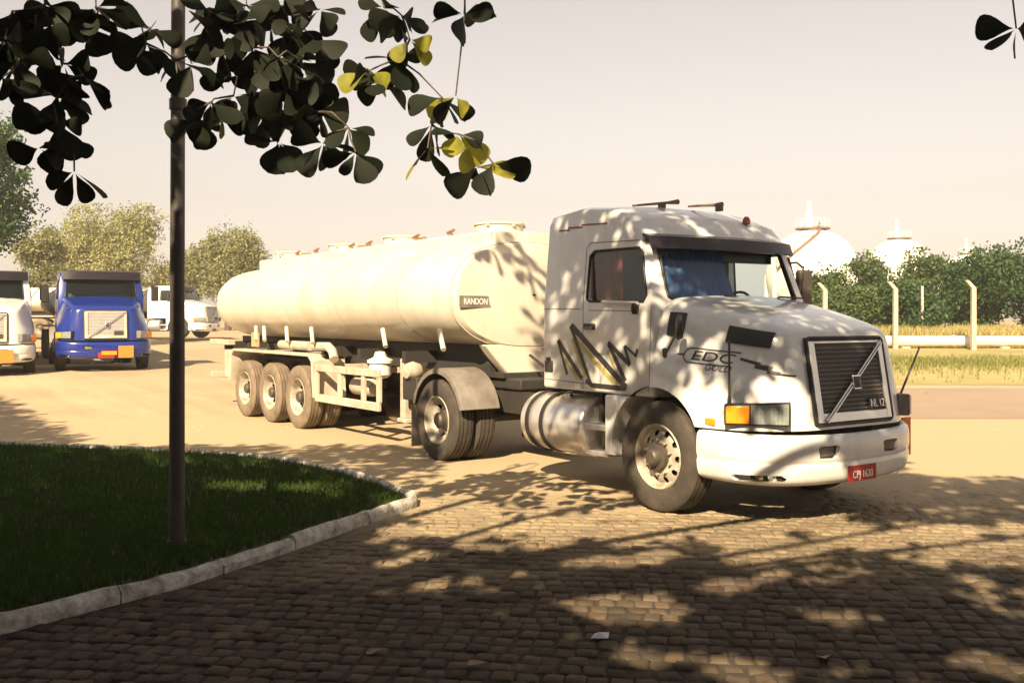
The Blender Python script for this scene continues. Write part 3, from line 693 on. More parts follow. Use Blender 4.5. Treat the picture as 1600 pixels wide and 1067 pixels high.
def make_tank_trailer():
    T = empty('tank_trailer', RIG, RZ)
    zc, b, a = 2.12, 0.69, 1.20
    def sec(x, k=1.0, N=48):
        o = []
        for i in range(N):
            t = 2*math.pi*i/N; c, s = math.cos(t), math.sin(t); e = 0.86
            o.append((x, a*k*math.copysign(abs(c)**e, c), zc+b*k*math.copysign(abs(s)**e, s)))
        return o
    st = [(-9.17, .02), (-9.15, .30), (-9.08, .58), (-8.95, .80), (-8.75, .93), (-8.5, .985), (-8.2, 1.0), (-5, 1.0), (-1.03, 1.0), (.38, 1.0), (.42, .985), (.45, .96), (.475, .7), (.49, .35), (.495, .02)]
    N = 48; mb = MB()
    for x, k in st: mb.v += sec(x, k)
    mb.f = [(k*N+i, k*N+(i+1) % N, (k+1)*N+(i+1) % N, (k+1)*N+i) for k in range(len(st)-1) for i in range(N)]
    tank = mb.build('tank', 'tankwhite', T, 30)
    for x in (-7.2, -5.15, -3.1):
        r = MB()
        for xx, k in ((x-.01, 1.0), (x-.006, 1.003), (x+.006, 1.003), (x+.01, 1.0)): r.v += sec(xx, k)
        r.f = [(k*N+i, k*N+(i+1) % N, (k+1)*N+(i+1) % N, (k+1)*N+i) for k in range(3) for i in range(N)]
        r.build('weld_seam', 'tankwhite', tank, 30)
    for x in (-1.03,):
        r = MB(); 
        for xx, k in ((x-.012, 1.002), (x-.01, 1.006), (x+.01, 1.006), (x+.012, 1.002)): r.v += sec(xx, k)
        r.f = [(k*N+i, k*N+(i+1) % N, (k+1)*N+(i+1) % N, (k+1)*N+i) for k in range(3) for i in range(N)]
        r.build('seam_ring', 'frame', tank, 30)
    r = MB()
    for xx, k in ((.36, 1.002), (.36, 1.012), (.40, 1.012), (.40, 1.0)): r.v += sec(xx, k)
    r.f = [(k*N+i, k*N+(i+1) % N, (k+1)*N+(i+1) % N, (k+1)*N+i) for k in range(3) for i in range(N)]
    r.build('end_ring', 'tankwhite', tank, 30)
    # apron below the front head and kingpin plate
    MB().prism([(-.72, 1.48), (-.62, 1.36), (-.36, 1.08), (.36, 1.08), (.62, 1.36), (.72, 1.48)], .25, .44, 'x').build('front_apron', 'tankwhite', T, bevel=.02)
    MB().box(-1.2, .6, -.55, .55, 1.06, 1.12).build('kingpin_plate', 'chassis', T)
    # walkway with coamings and hatch boxes
    wk = MB().box(-8.0, .34, -.52, .52, 2.68, 2.955).build('walkway_coaming', 'tankwhite', T, bevel=.02)
    for x in (-7.55, -5.07, -3.01, -.32):
        hb_ = MB().lathe([(.33, 2.95), (.33, 3.085), (.35, 3.085), (.35, 3.105), (.33, 3.115), (.15, 3.12), (0, 3.12)], 28, 'z', (x, 0, 0)).build('manhole', 'tankwhite', T, 35)
        for q in range(6): MB().box(x+.34*math.cos(q*1.047)-.02, x+.34*math.cos(q*1.047)+.02, .34*math.sin(q*1.047)-.02, .34*math.sin(q*1.047)+.02, 3.05, 3.10).build('clamp', 'frame', hb_)
    for x in (-6.6, -5.75, -4.3, -3.65, -2.1, -1.1):
        MB().cyl((x, -.3, 2.92), (x, -.3, 3.02), .035, n=10).cyl((x-.09, -.3, 3.03), (x+.09, -.3, 3.06), .022, n=8).build('vent_valve', 'rust', T, 40)
    MB().tube([(-7.5, -.4, 2.92), (-7.5, -.4, 3.05), (-7.4, -.4, 3.1), (-7.3, -.4, 3.05), (-7.3, -.4, 2.92)], .02, 8).build('ladder_hoop', 'tankwhite', T, 50)
    # support bars under the tank flank
    for x in (-6.55, -6.15, -5.1, -4.05, -1.55, .02):
        MB().tube([(x-.12, -1.08, 1.66), (x+.12, -1.16, 1.42)], .035, 8).build('support_bar', 'tankwhite', T, 50)
    # maker's plate on the front head
    pl = MB().box(.47, .48, -1.13, -.66, 1.95, 2.10).build('maker_plate', 'fender', T)
    pl.location = (0, 0, 0)
    tm = text_mesh('RANDON', .11, .001, .74)
    for v in tm.vertices: p, q = v.co.x, v.co.y; v.co = (.483+v.co.z, -.895+p, 2.025+q)
    link('plate_letters', tm, 'platewhite', pl)
    # chassis
    for y in (-.45, .45): MB().box(-9.0, .2, y-.05, y+.05, 1.10, 1.46).build('chassis_rail', 'chassis', T)
    for x in (-8.6, -7.3, -6.3, -5.1, -3.9, -2.6, -1.2): MB().box(x-.05, x+.05, -1.0, 1.0, 1.2, 1.36).build('cross_member', 'chassis', T)
    MB().box(-7.4, -4.0, -.75, -.35, .75, 1.12).box(-7.4, -4.0, .35, .75, .75, 1.12).build('suspension_hanger', 'chassis', T)
    for x in (-4.5, -5.73, -6.96):
        MB().cyl((x, -1.0, .52), (x, 1.0, .52), .075, n=12).build('axle', 'chassis', T, 40)
        for s in (-1, 1): make_wheel('trailer', T, x, s, 'dusty')
    for s in (-1, 1):
        y0, y1 = min(s*.62, s*1.2), max(s*.62, s*1.2)
        fo = [(-7.75, .62), (-7.72, .62), (-7.66, 1.12), (-7.55, 1.20), (-4.05, 1.20), (-3.93, 1.12), (-3.86, .55), (-3.83, .55), (-3.88, 1.15), (-4.02, 1.245), (-7.58, 1.245), (-7.70, 1.15)]
        MB().prism(fo, y0, y1).build('wheel_guard', 'frame', T, bevel=.008)
        MB().box(-8.05, -7.76, y0, y1, .68, 1.20).build('tool_locker', 'frame', T, bevel=.02)
        # side guard frame
        g = MB().box(-3.82, -1.62, s*1.15-.025, s*1.15+.025, .98, 1.09).build('side_guard', 'frame', T, bevel=.008)
        MB().box(-3.82, -1.62, s*1.15-.025, s*1.15+.025, .50, .62).build('rail', 'frame', g, bevel=.008)
        for x in (-3.8, -2.95, -2.15, -1.66):
            MB().box(x-.05, x+.05, s*1.14-.025, s*1.14+.022, .62, .98).build('post', 'frame', g, bevel=.006)
        for x in (-3.4, -2.0): MB().box(x-.04, x+.04, min(s*.45, s*1.12), max(s*.45, s*1.12), 1.02, 1.10).build('bracket', 'frame', g)
        # hose tubes along the flank
        MB().cyl((-5.6, s*1.02, 1.36), (-4.35, s*1.02, 1.36), .075, n=16).build('hose_tube', 'frame', T, 40)
        MB().tube([(-4.2, s*1.02, 1.36), (-3.6, s*1.04, 1.37), (-3.35, s*1.08, 1.30), (-3.2, s*1.12, 1.18)], .07, 12).build('discharge_pipe', 'frame', T, 50)
        # landing leg
        MB().box(-1.40, -1.26, min(s*.80, s*.95), max(s*.80, s*.95), .42, 1.25).box(-1.45, -1.20, min(s*.78, s*.97), max(s*.78, s*.97), .36, .42).build('landing_leg', 'frame', T, bevel=.01)
        MB().lathe([(0, -.36), (.10, -.34), (.13, -.28), (.13, .28), (.10, .34), (0, .36)], 18, 'x', (-2.7, s*.85, .78)).build('air_reservoir', 'frame', T, 40)
    MB().lathe([(0, .93), (.10, .95), (.16, 1.0), (.16, 1.16), (.19, 1.17), (.19, 1.21), (.10, 1.25), (.07, 1.33), (0, 1.34)], 20, 'z', (-2.0, -.95, 0)).build('filter_pot', 'steelwhite', T, 40)
    MB().lathe([(0, -.12), (.10, -.1), (.13, 0), (.10, .1), (0, .12)], 16, 'y', (-.95, -1.0, 1.10)).build('valve_cap', 'frame', T, 40)
    MB().box(-1.15, -.75, -1.05, -.7, .70, 1.02).build('valve_box', 'chassis', T, bevel=.02)
    # spare tyres slung under the frame
    # rear bumper
    rb = MB().box(-9.05, -8.93, -1.15, 1.15, .62, .74).build('rear_bumper', 'frame', T, bevel=.01)
    for y in (-.5, .5): MB().box(-9.03, -8.95, y-.04, y+.04, .74, 1.15).build('bumper_bracket', 'chassis', T)
    MB().box(-9.1, -8.0, -1.15, -1.0, 1.30, 1.40).box(-9.1, -8.0, 1.0, 1.15, 1.30, 1.40).build('rear_outrigger', 'frame', T, bevel=.01)
    for y in (-1.02, 1.02): MB().lathe([(.03, 0), (.028, .02), (0, .025)], 10, 'x', (-8.86, y, 2.0)).build('marker_lamp', 'amber', T, 40)
    MB().box(-6.75, -6.4, -1.14, -1.12, 1.30, 1.56).build('hazard_sign', 'fadedorange', T)
    tag(T, 'long white cylindrical fuel tank trailer on three axles behind the tractor', 'tank trailer')
    return T
make_tank_trailer()

# ------------------------------------------------------------------ background trucks
def gz(x, y): return terrain(x, y)
def at_ground(u, Y): x = (u-800)*Y/F_PX; return Vector((x, Y, gz(x, Y)))
def place_by_front(T, u, Y, rz, fxl=5.45):
    p = at_ground(u, Y); d = Vector((math.cos(rz), math.sin(rz), 0)); T.location = p-d*fxl; T.rotation_euler = (0, 0, rz)
    T.location.z = p.z
blue = make_tractor('tractor_truck', (0, 0, 0), 0, 'blue', False, False)
place_by_front(blue, 166, 26.6, R(-63))
tag(blue, 'blue bonneted tractor truck parked facing the camera with dark visor', 'truck')
whl = make_tractor('tractor_truck', (0, 0, 0), 0, 'white', False, False)
place_by_front(whl, -26, 25.0, R(-63))
tag(whl, 'white truck cut off by the left edge beside the blue truck', 'truck')
far = copy_tree(whl); 
far.location = at_ground(312, 53)-Vector((4.6*math.cos(R(-12)), 4.6*math.sin(R(-12)), 0)); far.rotation_euler = (0, 0, R(-12)); far.location.z = gz(-16, 53)+.12
tag(far, 'small distant white truck seen from its side beyond the dark pole', 'truck')
def simple_tanker(loc, rz, x0, x1, m, label):
    T = empty('tank_trailer', loc, rz)
    N = 28; mb = MB(); st = [(x0-.3, .05), (x0-.25, .5), (x0-.1, .85), (x0+.1, .99), (x0+.2, 1), (x1-.1, 1), (x1, .96), (x1+.03, .5), (x1+.04, .02)]
    for x, k in st: mb.v += [(x, 1.2*k*math.cos(2*math.pi*i/N), 2.0+.62*k*math.sin(2*math.pi*i/N)) for i in range(N)]
    mb.f = [(k*N+i, k*N+(i+1) % N, (k+1)*N+(i+1) % N, (k+1)*N+i) for k in range(len(st)-1) for i in range(N)]
    mb.build('tank', m, T, 30)
    MB().box(x0+.5, x1-.3, -.45, .45, 2.55, 2.72).build('walkway_coaming', m, T, bevel=.02)
    for y in (-.45, .45): MB().box(x0, x1, y-.05, y+.05, 1.05, 1.45).build('chassis_rail', 'chassis', T)
    for k in range(3):
        x = x0+1.8+1.23*k
        for s in (-1, 1): make_wheel('trailer', T, x, s, 'dusty')
        MB().cyl((x, -1, .52), (x, 1, .52), .07, n=8).build('axle', 'chassis', T)
    for s in (-1, 1): MB().box(x0+1.1, x0+5.0, min(s*.62, s*1.2), max(s*.62, s*1.2), 1.14, 1.2).build('wheel_guard', 'frame', T)
    tag(T, label, 'tank trailer'); return T
for t, tm_, lab in ((blue, 'shadetank', 'tank trailer coupled behind the blue truck, its colour darkened as shade'), (whl, 'tankwhite', 'white tank trailer behind the truck at the left edge')):
    simple_tanker(t.location.copy(), t.rotation_euler.z, -8.6, .4, tm_, lab)
simple_tanker(far.location.copy(), far.rotation_euler.z, -7.2, 1.6, 'tankwhite', 'distant pale tank trailer beyond the dark pole')

# ------------------------------------------------------------------ ground
def grid_sheet(name, xs, ys, zf, m):
    mb = MB(); nx = len(xs)
    for y in ys: mb.v += [(x, y, zf(x, y)) for x in xs]
    mb.f = [(j*nx+i, j*nx+i+1, (j+1)*nx+i+1, (j+1)*nx+i) for j in range(len(ys)-1) for i in range(nx-1)]
    return structure(link(name, mb.mesh(name, False), m, None, 60))
Mground = mat('dusty_ground', (0.46, 0.35, 0.22), 0.95, col2=(0.36, 0.27, 0.165), scale=0.35, bump=0.5, bscale=9)
Mjoint = mat('joint_dirt', (0.05, 0.037, 0.026), 0.95, var=0.4, scale=6, bump=0.5, bscale=50)
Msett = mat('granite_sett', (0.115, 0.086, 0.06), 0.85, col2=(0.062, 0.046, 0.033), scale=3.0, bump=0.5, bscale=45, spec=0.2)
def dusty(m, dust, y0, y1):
    """world-Y mix: pale dust plus painted-in sunlight far and shade near; per-stone tone"""
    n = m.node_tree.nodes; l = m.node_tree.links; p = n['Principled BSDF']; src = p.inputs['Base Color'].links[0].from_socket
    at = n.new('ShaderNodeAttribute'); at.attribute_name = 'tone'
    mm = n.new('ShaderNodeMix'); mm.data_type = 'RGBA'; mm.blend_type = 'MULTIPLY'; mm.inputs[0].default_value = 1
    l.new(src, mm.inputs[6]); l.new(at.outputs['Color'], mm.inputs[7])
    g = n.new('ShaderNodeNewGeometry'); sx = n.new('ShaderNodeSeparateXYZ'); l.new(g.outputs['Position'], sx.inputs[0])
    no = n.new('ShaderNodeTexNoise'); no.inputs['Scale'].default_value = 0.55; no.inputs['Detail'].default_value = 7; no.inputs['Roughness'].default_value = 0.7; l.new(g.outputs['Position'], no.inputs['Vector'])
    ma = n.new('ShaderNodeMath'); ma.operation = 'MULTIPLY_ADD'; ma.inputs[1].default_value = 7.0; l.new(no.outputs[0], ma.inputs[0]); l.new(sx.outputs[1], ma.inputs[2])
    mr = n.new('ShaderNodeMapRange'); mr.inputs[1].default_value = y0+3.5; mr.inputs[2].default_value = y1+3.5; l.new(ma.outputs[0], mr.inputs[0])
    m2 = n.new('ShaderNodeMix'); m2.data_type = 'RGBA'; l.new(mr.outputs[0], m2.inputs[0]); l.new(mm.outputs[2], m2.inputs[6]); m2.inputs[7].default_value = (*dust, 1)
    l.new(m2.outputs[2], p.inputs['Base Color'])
def tone(me, vals):
    a_ = me.attributes.new('tone', 'FLOAT_COLOR', 'POINT'); a_.data.foreach_set('color', np.asarray(vals, dtype=np.float32).ravel())
def tone_of(r):
    v = r.uniform(.62, 1.35); w_ = r.uniform(-.06, .06); return (v*(1+w_), v, v*(1-w_), 1)
dusty(Msett, (0.44, 0.345, 0.22), 6.8, 11.2)  # far dust also paints the yard sunlit, dark near stones the tree shade
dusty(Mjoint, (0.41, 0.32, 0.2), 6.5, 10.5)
Masph = mat('asphalt_road', (0.31, 0.235, 0.175), 0.9, var=0.18, scale=0.5, bump=0.4, bscale=60)
Mverge = mat('verge', (0.42, 0.31, 0.14), 0.95, col2=(0.20, 0.21, 0.06), scale=0.5, bump=0.6, bscale=12)
ysl = [-40, -10, 0, 4, 8, 12, 15, 17]+[18+i for i in range(12)]+[32, 36, 40, 45, 50, 55, 60, 65, 70, 75, 90, 150, 400, 1500]
grid_sheet('ground', [-1500, -200, -60, -30, -15, 0, 15, 30, 60, 200, 1500], ysl, lambda x, y: terrain(x, y)-(0.03 if y < 17.5 else 0.0), Mground)
streaks(Mground, (.10, 1.3, 1), .82, R(55))
YS = 16.9                                                        # cobbled as far as this
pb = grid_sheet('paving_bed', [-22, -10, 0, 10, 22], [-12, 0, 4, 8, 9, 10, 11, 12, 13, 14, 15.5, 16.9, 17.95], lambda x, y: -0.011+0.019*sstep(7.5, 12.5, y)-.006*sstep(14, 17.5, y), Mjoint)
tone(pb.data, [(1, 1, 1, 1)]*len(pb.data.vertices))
# road on the right and verge behind it
grid_sheet('road', [4.5, 8, 12, 18, 26, 40, 80], [18+.5*i for i in range(11)], lambda x, y: terrain(x, y)+0.006, Masph)
def vz(x, y): return terrain(x, y)+0.008+0.12*sstep(24, 31, y)*sstep(5, 9, x)
grid_sheet('verge', [6, 9, 14, 20, 30, 45, 80], [23.6+1.1*i for i in range(26)], vz, Mverge)

# setts: running courses, each stone a little different
def sett_mesh(k):
    r = random.Random(k); L, Wd, h = 0.112*r.uniform(.82, 1.06), 0.130*r.uniform(.88, 1.05), 0.05
    mb = MB(); e = 0.017
    def j(v): return v+r.uniform(-.009, .009)
    xs = [-L/2, -L/2+e, L/2-e, L/2]; ys = [-Wd/2, -Wd/2+e, Wd/2-e, Wd/2]
    for jy, y in enumerate(ys):
        for ix, x in enumerate(xs):
            edge = (ix in (0, 3))+(jy in (0, 3))
            mb.v.append((j(x)*(0.97 if edge == 2 else 1), j(y)*(0.97 if edge == 2 else 1), (0.0 if edge == 0 else -0.007 if edge == 1 else -0.013)+r.uniform(-.004, .003)))
    mb.f = [(jy*4+ix, jy*4+ix+1, jy*4+ix+5, jy*4+ix+4) for jy in range(3) for ix in range(3)]
    ring = [0, 1, 2, 3, 7, 11, 15, 14, 13, 12, 8, 4]; b = len(mb.v)
    mb.v += [(mb.v[i][0]*1.02, mb.v[i][1]*1.02, -h) for i in ring]
    n = len(ring); mb.f += [(ring[(i+1) % n], ring[i], b+i, b+(i+1) % n) for i in range(n)]
    me = mb.mesh('sett', False)
    for p in me.polygons: p.use_smooth = True
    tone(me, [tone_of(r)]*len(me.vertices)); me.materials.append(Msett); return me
SM = [sett_mesh(100+i) for i in range(14)]
# lawn outline (top edge of the kerb), world metres
KERB_NEAR = [(-5.6, 4.3), (-4.2, 5.0), (-2.95, 5.75), (-2.25, 6.75), (-1.78, 7.7), (-1.42, 8.5), (-1.10, 9.2), (-0.92, 9.6)]
KERB_FAR = [(-0.95, 9.85), (-1.35, 10.6), (-1.9, 11.4), (-2.6, 12.2), (-3.6, 12.9), (-5.2, 13.4), (-7.4, 14.0), (-11, 14.8)]
LAWN = [(-30, 4.0)]+KERB_NEAR+KERB_FAR+[(-30, 18)]
def inside(p, poly):
    x, y = p; c = False; n = len(poly)
    for i in range(n):
        x1, y1 = poly[i]; x2, y2 = poly[i-1]
        if (y1 > y) != (y2 > y) and x < (x2-x1)*(y-y1)/(y2-y1)+x1: c = not c
    return c
bed_root = bpy.data.objects['paving_bed']
ang = R(-7); ca, sa = math.cos(ang), math.sin(ang)
spots = []
row = 0; yy = -14.0
while yy < 24:
    xx = -24+random.uniform(0, .2)
    while xx < 24:
        X, Y = xx*ca-yy*sa, xx*sa+yy*ca
        if 3.6 < Y < YS-.05 and abs(X) < 0.56*Y+1.2 and not inside((X+.1, Y), LAWN) and not inside((X-.1, Y), LAWN):
            wob = 0.03*math.sin(X*1.1+Y*.7)
            spots.append((X+random.uniform(-.008, .008), Y+wob+random.uniform(-.006, .006), random.uniform(-.008, .006), ang+random.uniform(-.06, .06)))
        xx += random.uniform(.108, .134)
    yy += 0.140; row += 1
def inframe(X, Y, Z):
    u = 800+F_PX*X/Y; v = HOR-F_PX*(Z-CAM_H)/Y; return 0 <= u <= 1600 and 0 <= v <= 1067
vis = sorted([s for s in spots if inframe(s[0], s[1], 0)], key=lambda s: s[1])
near = vis[:300]; nset = set(near)
for s in near:
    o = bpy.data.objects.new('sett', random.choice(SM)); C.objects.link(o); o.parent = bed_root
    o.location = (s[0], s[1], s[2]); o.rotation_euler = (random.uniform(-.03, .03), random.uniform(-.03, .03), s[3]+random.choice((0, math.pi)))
V, Fc, TN = [], [], []; base_i = 0
tmpl = [(np.array([v.co[:] for v in m.vertices]), [tuple(p.vertices) for p in m.polygons]) for m in SM]
for s in spots:
    if s in nset: continue
    vv, ff = tmpl[random.randrange(14)]; c, q = math.cos(s[3]), math.sin(s[3])
    P = np.empty_like(vv); P[:, 0] = vv[:, 0]*c-vv[:, 1]*q+s[0]; P[:, 1] = vv[:, 0]*q+vv[:, 1]*c+s[1]; P[:, 2] = vv[:, 2]+s[2]
    V.append(P); Fc += [tuple(base_i+i for i in f) for f in ff]; base_i += len(vv); TN += [tone_of(random)]*len(vv)
me = bpy.data.meshes.new('setts'); me.from_pydata(np.concatenate(V).tolist(), [], Fc); me.update()
for p in me.polygons: p.use_smooth = True
tone(me, TN)
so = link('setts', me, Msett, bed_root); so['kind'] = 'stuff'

# lawn: soil sheet, kerb stones, blades
soil = mat('lawn_soil', (0.05, 0.055, 0.022), 0.95, col2=(0.07, 0.05, 0.03), scale=2.5, bump=0.6, bscale=30)
def inset(poly, d):
    out = []; n = len(poly)
    for i in range(n):
        a, b, c = Vector(poly[i-1]), Vector(poly[i]), Vector(poly[(i+1) % n])
        t = ((b-a).normalized()+(c-b).normalized()).normalized(); out.append((b.x-t.y*d, b.y+t.x*d))
    return out
lw = MB(); lw.prism(inset(LAWN, .065), -0.02, 0.062, 'z')
lawn = structure(lw.build('lawn', soil))
kerb = None
def kerb_run(pts, seg, parent):
    P = [Vector((x, y, 0)) for x, y in pts]; d = [0]
    for a, b in zip(P, P[1:]): d.append(d[-1]+(b-a).length)
    def pt(s):
        for i in range(len(P)-1):
            if s <= d[i+1]: return P[i].lerp(P[i+1], (s-d[i])/(d[i+1]-d[i]))
        return P[-1]
    s = 0; r = random.Random(3)
    while s < d[-1]-.05:
        L = min(seg*r.uniform(.85, 1.15), d[-1]-s); n = 9; mb = MB()
        hh = 0.105+r.uniform(-.025, .012); w0 = 0.085
        prof = [(0, -.03), (-.004, .045), (.004, hh-.03), (.03, hh), (w0-.03, hh+.002), (w0, hh-.02), (w0, -.03)]
        for k in range(n):
            q = s+.008+(L-.016)*k/(n-1); p = pt(q); t = (pt(min(q+.05, d[-1]))-pt(max(q-.05, 0))).normalized(); nn = Vector((-t.y, t.x, 0))
            for o, z in prof:
                mb.v.append(tuple(p+nn*(o+r.uniform(-.005, .005))+Vector((0, 0, z+r.uniform(-.006, .006)))))
        m_ = len(prof)
        mb.f = [(k*m_+i, k*m_+(i+1) % m_, (k+1)*m_+(i+1) % m_, (k+1)*m_+i) for k in range(n-1) for i in range(m_)]+[tuple(range(m_)), tuple((n-1)*m_+i for i in range(m_))]
        mb.build('kerb_stone', 'kerb', parent, 50); s += L
kerb = structure(MB().tube([(x, y, -.05) for x, y in KERB_NEAR+KERB_FAR], .03, 5).build('kerb', 'concrete'))
kerb_run(KERB_NEAR+KERB_FAR[:1], 0.95, kerb); kerb_run(KERB_FAR, 0.95, kerb)

def blades(name, spots, h0, h1, wd, m, lean=.5, seed=1):
    r = np.random.default_rng(seed); n = len(spots); P = np.array(spots, dtype=float)
    a = r.uniform(0, 2*math.pi, n); h = r.uniform(h0, h1, n); l = r.uniform(.1, lean, n)*h; b = r.uniform(0, 2*math.pi, n)
    wx, wy = np.cos(a)*wd/2, np.sin(a)*wd/2
    V = np.empty((n, 5, 3))
    V[:, 0] = P+np.c_[wx, wy, np.zeros(n)]; V[:, 1] = P-np.c_[wx, wy, np.zeros(n)]
    mid = P+np.c_[np.cos(b)*l*.35, np.sin(b)*l*.35, h*.6]
    V[:, 2] = mid-np.c_[wx, wy, np.zeros(n)]*.8; V[:, 3] = mid+np.c_[wx, wy, np.zeros(n)]*.8
    V[:, 4] = P+np.c_[np.cos(b)*l, np.sin(b)*l, h]
    idx = np.arange(n)*5
    F = []
    for i in idx.tolist(): F += [(i, i+1, i+2, i+3), (i+3, i+2, i+4)]
    me = bpy.data.meshes.new(name); me.from_pydata(V.reshape(-1, 3).tolist(), [], F); me.update()
    return link(name, me, m)
sp = []
LAWN_IN = LAWN
while len(sp) < 34000:
    Y = random.uniform(4.8, 14.6); X = random.uniform(-.53*Y-.3, -.9)
    if inside((X, Y), LAWN_IN) and inside((X+.12, Y-.08), LAWN_IN) and inside((X+.1, Y+.12), LAWN_IN): sp.append((X, Y, .057))
g = blades('grass', sp, .03, .10, .009, 'grass', .8); g['kind'] = 'stuff'
tag(g, 'short dark green grass on the shaded lawn', 'grass')

# ------------------------------------------------------------------ dark pole on the lawn
pp = px(277, 866, 7.65)
pole = MB().tube([(pp.x-.004, 7.65, .05), (pp.x, 7.65, 2.0), (pp.x+.012, 7.65, 5.6)], [.060, .056, .050], 20).build('lamp_pole', 'pole', None, 50)
MB().cyl((pp.x-.004, 7.65, .06), (pp.x-.004, 7.65, .12), .085, .07, n=20).build('base_collar', 'pole', pole, 50)
MB().cyl((pp.x+.006, 7.65, 3.42), (pp.x+.006, 7.65, 3.50), .066, n=20).build('clamp_band', 'pole', pole, 50)
tag(pole, 'tall thin dark pole standing in the grass at left', 'pole')

# ------------------------------------------------------------------ almond trees overhead
def leaf_verts(L, W):
    # obovate leaf along +x, folded along the midrib
    out = [(0, 0), (.12, .06), (.28, .19), (.46, .36), (.64, .475), (.80, .50), (.91, .43), (.975, .26), (.985, 0)]
    v = [(0, 0, 0)]
    for x, y in out[1:-1]: v.append((x*L, y*W, .10*W*y*2-.10*L*x*x)); v.append((x*L, -y*W, .10*W*y*2-.10*L*x*x))
    v.append((L, 0, -.10*L))
    mids = [(x*L, 0, -.10*L*x*x) for x, y in out[1:-1]]
    v += mids
    n = len(out)-2; M0 = 2*n+2
    f = [(0, M0, 1), (0, 2, M0)]
    for i in range(n-1):
        f += [(1+2*i, M0+i, M0+i+1, 3+2*i), (M0+i, 2+2*i, 4+2*i, M0+i+1)]
    f += [(1+2*(n-1), M0+n-1, 2*n+1), (M0+n-1, 2*n, 2*n+1)]
    return np.array(v), f
LV, LF = leaf_verts(1, .74)
LVs = np.array([(0, 0, 0), (.45, .17, .02), (.45, -.17, .02), (.82, .26, -.05), (.82, -.26, -.05), (1, 0, -.10)]); LFs = [(0, 2, 1), (1, 2, 4, 3), (3, 4, 5)]
def frame_rot(d, roll):
    d = d.normalized(); up = Vector((0, 0, 1)); s = up.cross(d)
    if s.length < 1e-3: s = Vector((1, 0, 0))
    s.normalize(); n = d.cross(s)
    m = Matrix((d, s, n)).transposed()
    return m @ Matrix.Rotation(roll, 3, 'X')
LEAFM = {}
def leaf_mesh(k, m):
    if (k, m) not in LEAFM:
        L = (.155, .18, .20, .225)[k]
        me = bpy.data.meshes.new('leaf'); me.from_pydata((LV*L).tolist(), [], LF); me.update()
        for p in me.polygons: p.use_smooth = True
        me.materials.append(M[m]); LEAFM[(k, m)] = me
    return LEAFM[(k, m)]
def rosette(r, n, droop):
    out = []; a0 = r.uniform(0, 6.28)
    for i in range(n):
        a = a0+i*2*math.pi/n+r.uniform(-.3, .3); e = r.uniform(-.9, .35)-droop
        out.append((Vector((math.cos(a)*math.cos(e), math.sin(a)*math.cos(e), math.sin(e))), r.uniform(-.7, .7)))
    return out
GAPS = []
def shade_density(gx, gy):
    if -14 < gx < 9 and -12 < gy <= 2.5: return .85  # crown extended behind the viewer to block sky light
    if 9 <= gx < 14 and -10 < gy < 6: return .5  # unseen foliage at right, likewise added against sky light
    if inside((gx, gy), [(-9, 2.4), (5, 2.4), (4.6, 6.8), (2.2, 7.9), (-.3, 8.3), (-1.3, 9.3), (-2.5, 11.6), (-9, 13.4)]):
        d = 1.0
        if gx > -.2 and gy > 7.7: d = .8
        for cx, cy, q in GAPS:
            if (gx-cx)**2+((gy-cy)*.8)**2 < q*q: d *= .04
        return d
    if gx < -6.3-(gy-14.7)*.67 and gx < -5 and gy > 2: return .6
    if 4.2 <= gx < 10 and 1 < gy < 8.8: return .75
    if -7 < gx < -.9 and 10 <= gy < 14.2: return .34
    if -1.5 < gx < 3.2 and 7.6 <= gy < 10.6: return .02
    if 3.2 <= gx < 9 and 8.8 <= gy < 11.4: return .5
    if 1.0 < gx < 4.8 and 10.6 <= gy < 15: return .46
    if .8 < gx < 2.4 and 15 <= gy < 16.8: return .11
    return 0
KX, KY = SUN.x/SUN.z, SUN.y/SUN.z
rr = random.Random(11)
canopyA, canopyB, blockerC = [], [], []
tries = 0
POLE_GAP = Vector((-2.55, 7.65, 1.88))
while tries < 64000:
    tries += 1
    gx, gy = rr.uniform(-20, 14), rr.uniform(-12, 22)
    z = rr.uniform(4.0, 7.6)
    if gx > .6 and gy > 8.5: z = rr.uniform(6.2, 9.0)
    x, y = gx+KX*z, gy+KY*z
    if y > -.5 and z < CAM_H+.37*max(y, 0)+.45: z = CAM_H+.37*y+.45+rr.uniform(0, 1.8); x, y = gx+KX*z, gy+KY*z
    if z > 11.5: continue
    if y > .2 and z < CAM_H+.335*y+.3: continue
    if rr.random() > shade_density(gx, gy): continue
    q = Vector((x, y, z))-POLE_GAP
    if (q-SUN*q.dot(SUN)).length < .22 and q.z > 0: continue        # a gap that lets the sun touch the pole
    (blockerC if y < -9 else canopyA if x > -9.5 else canopyB).append(Vector((x, y, z)))
sr_ = random.Random(5)
SPOTS = [(-2.95, 10.45, .17), (-2.7, 10.4, .2), (-2.2, 10.35, .22), (-1.95, 10.4, .16), (.62, 6.3, .24), (.85, 6.2, .26), (.45, 6.65, .14), (.3, 6.5, .16)]
for k in range(50):
    gy = sr_.uniform(7.4, 8.7); SPOTS.append((sr_.uniform(-1.2, 5.2), gy, sr_.uniform(.09, .22)))
for k in range(150):
    gy = 4.7+3.9*sr_.random()**.75; gx = sr_.uniform(.25 if gy < 6.6 else -.9, 6.2)
    q = sr_.uniform(.045, .105) if sr_.random() < .85 else sr_.uniform(.11, .19)
    SPOTS.append((gx, gy, q))
    if sr_.random() < .35: SPOTS.append((gx+sr_.uniform(.1, .25), gy-sr_.uniform(-.05, .12), q*.8))
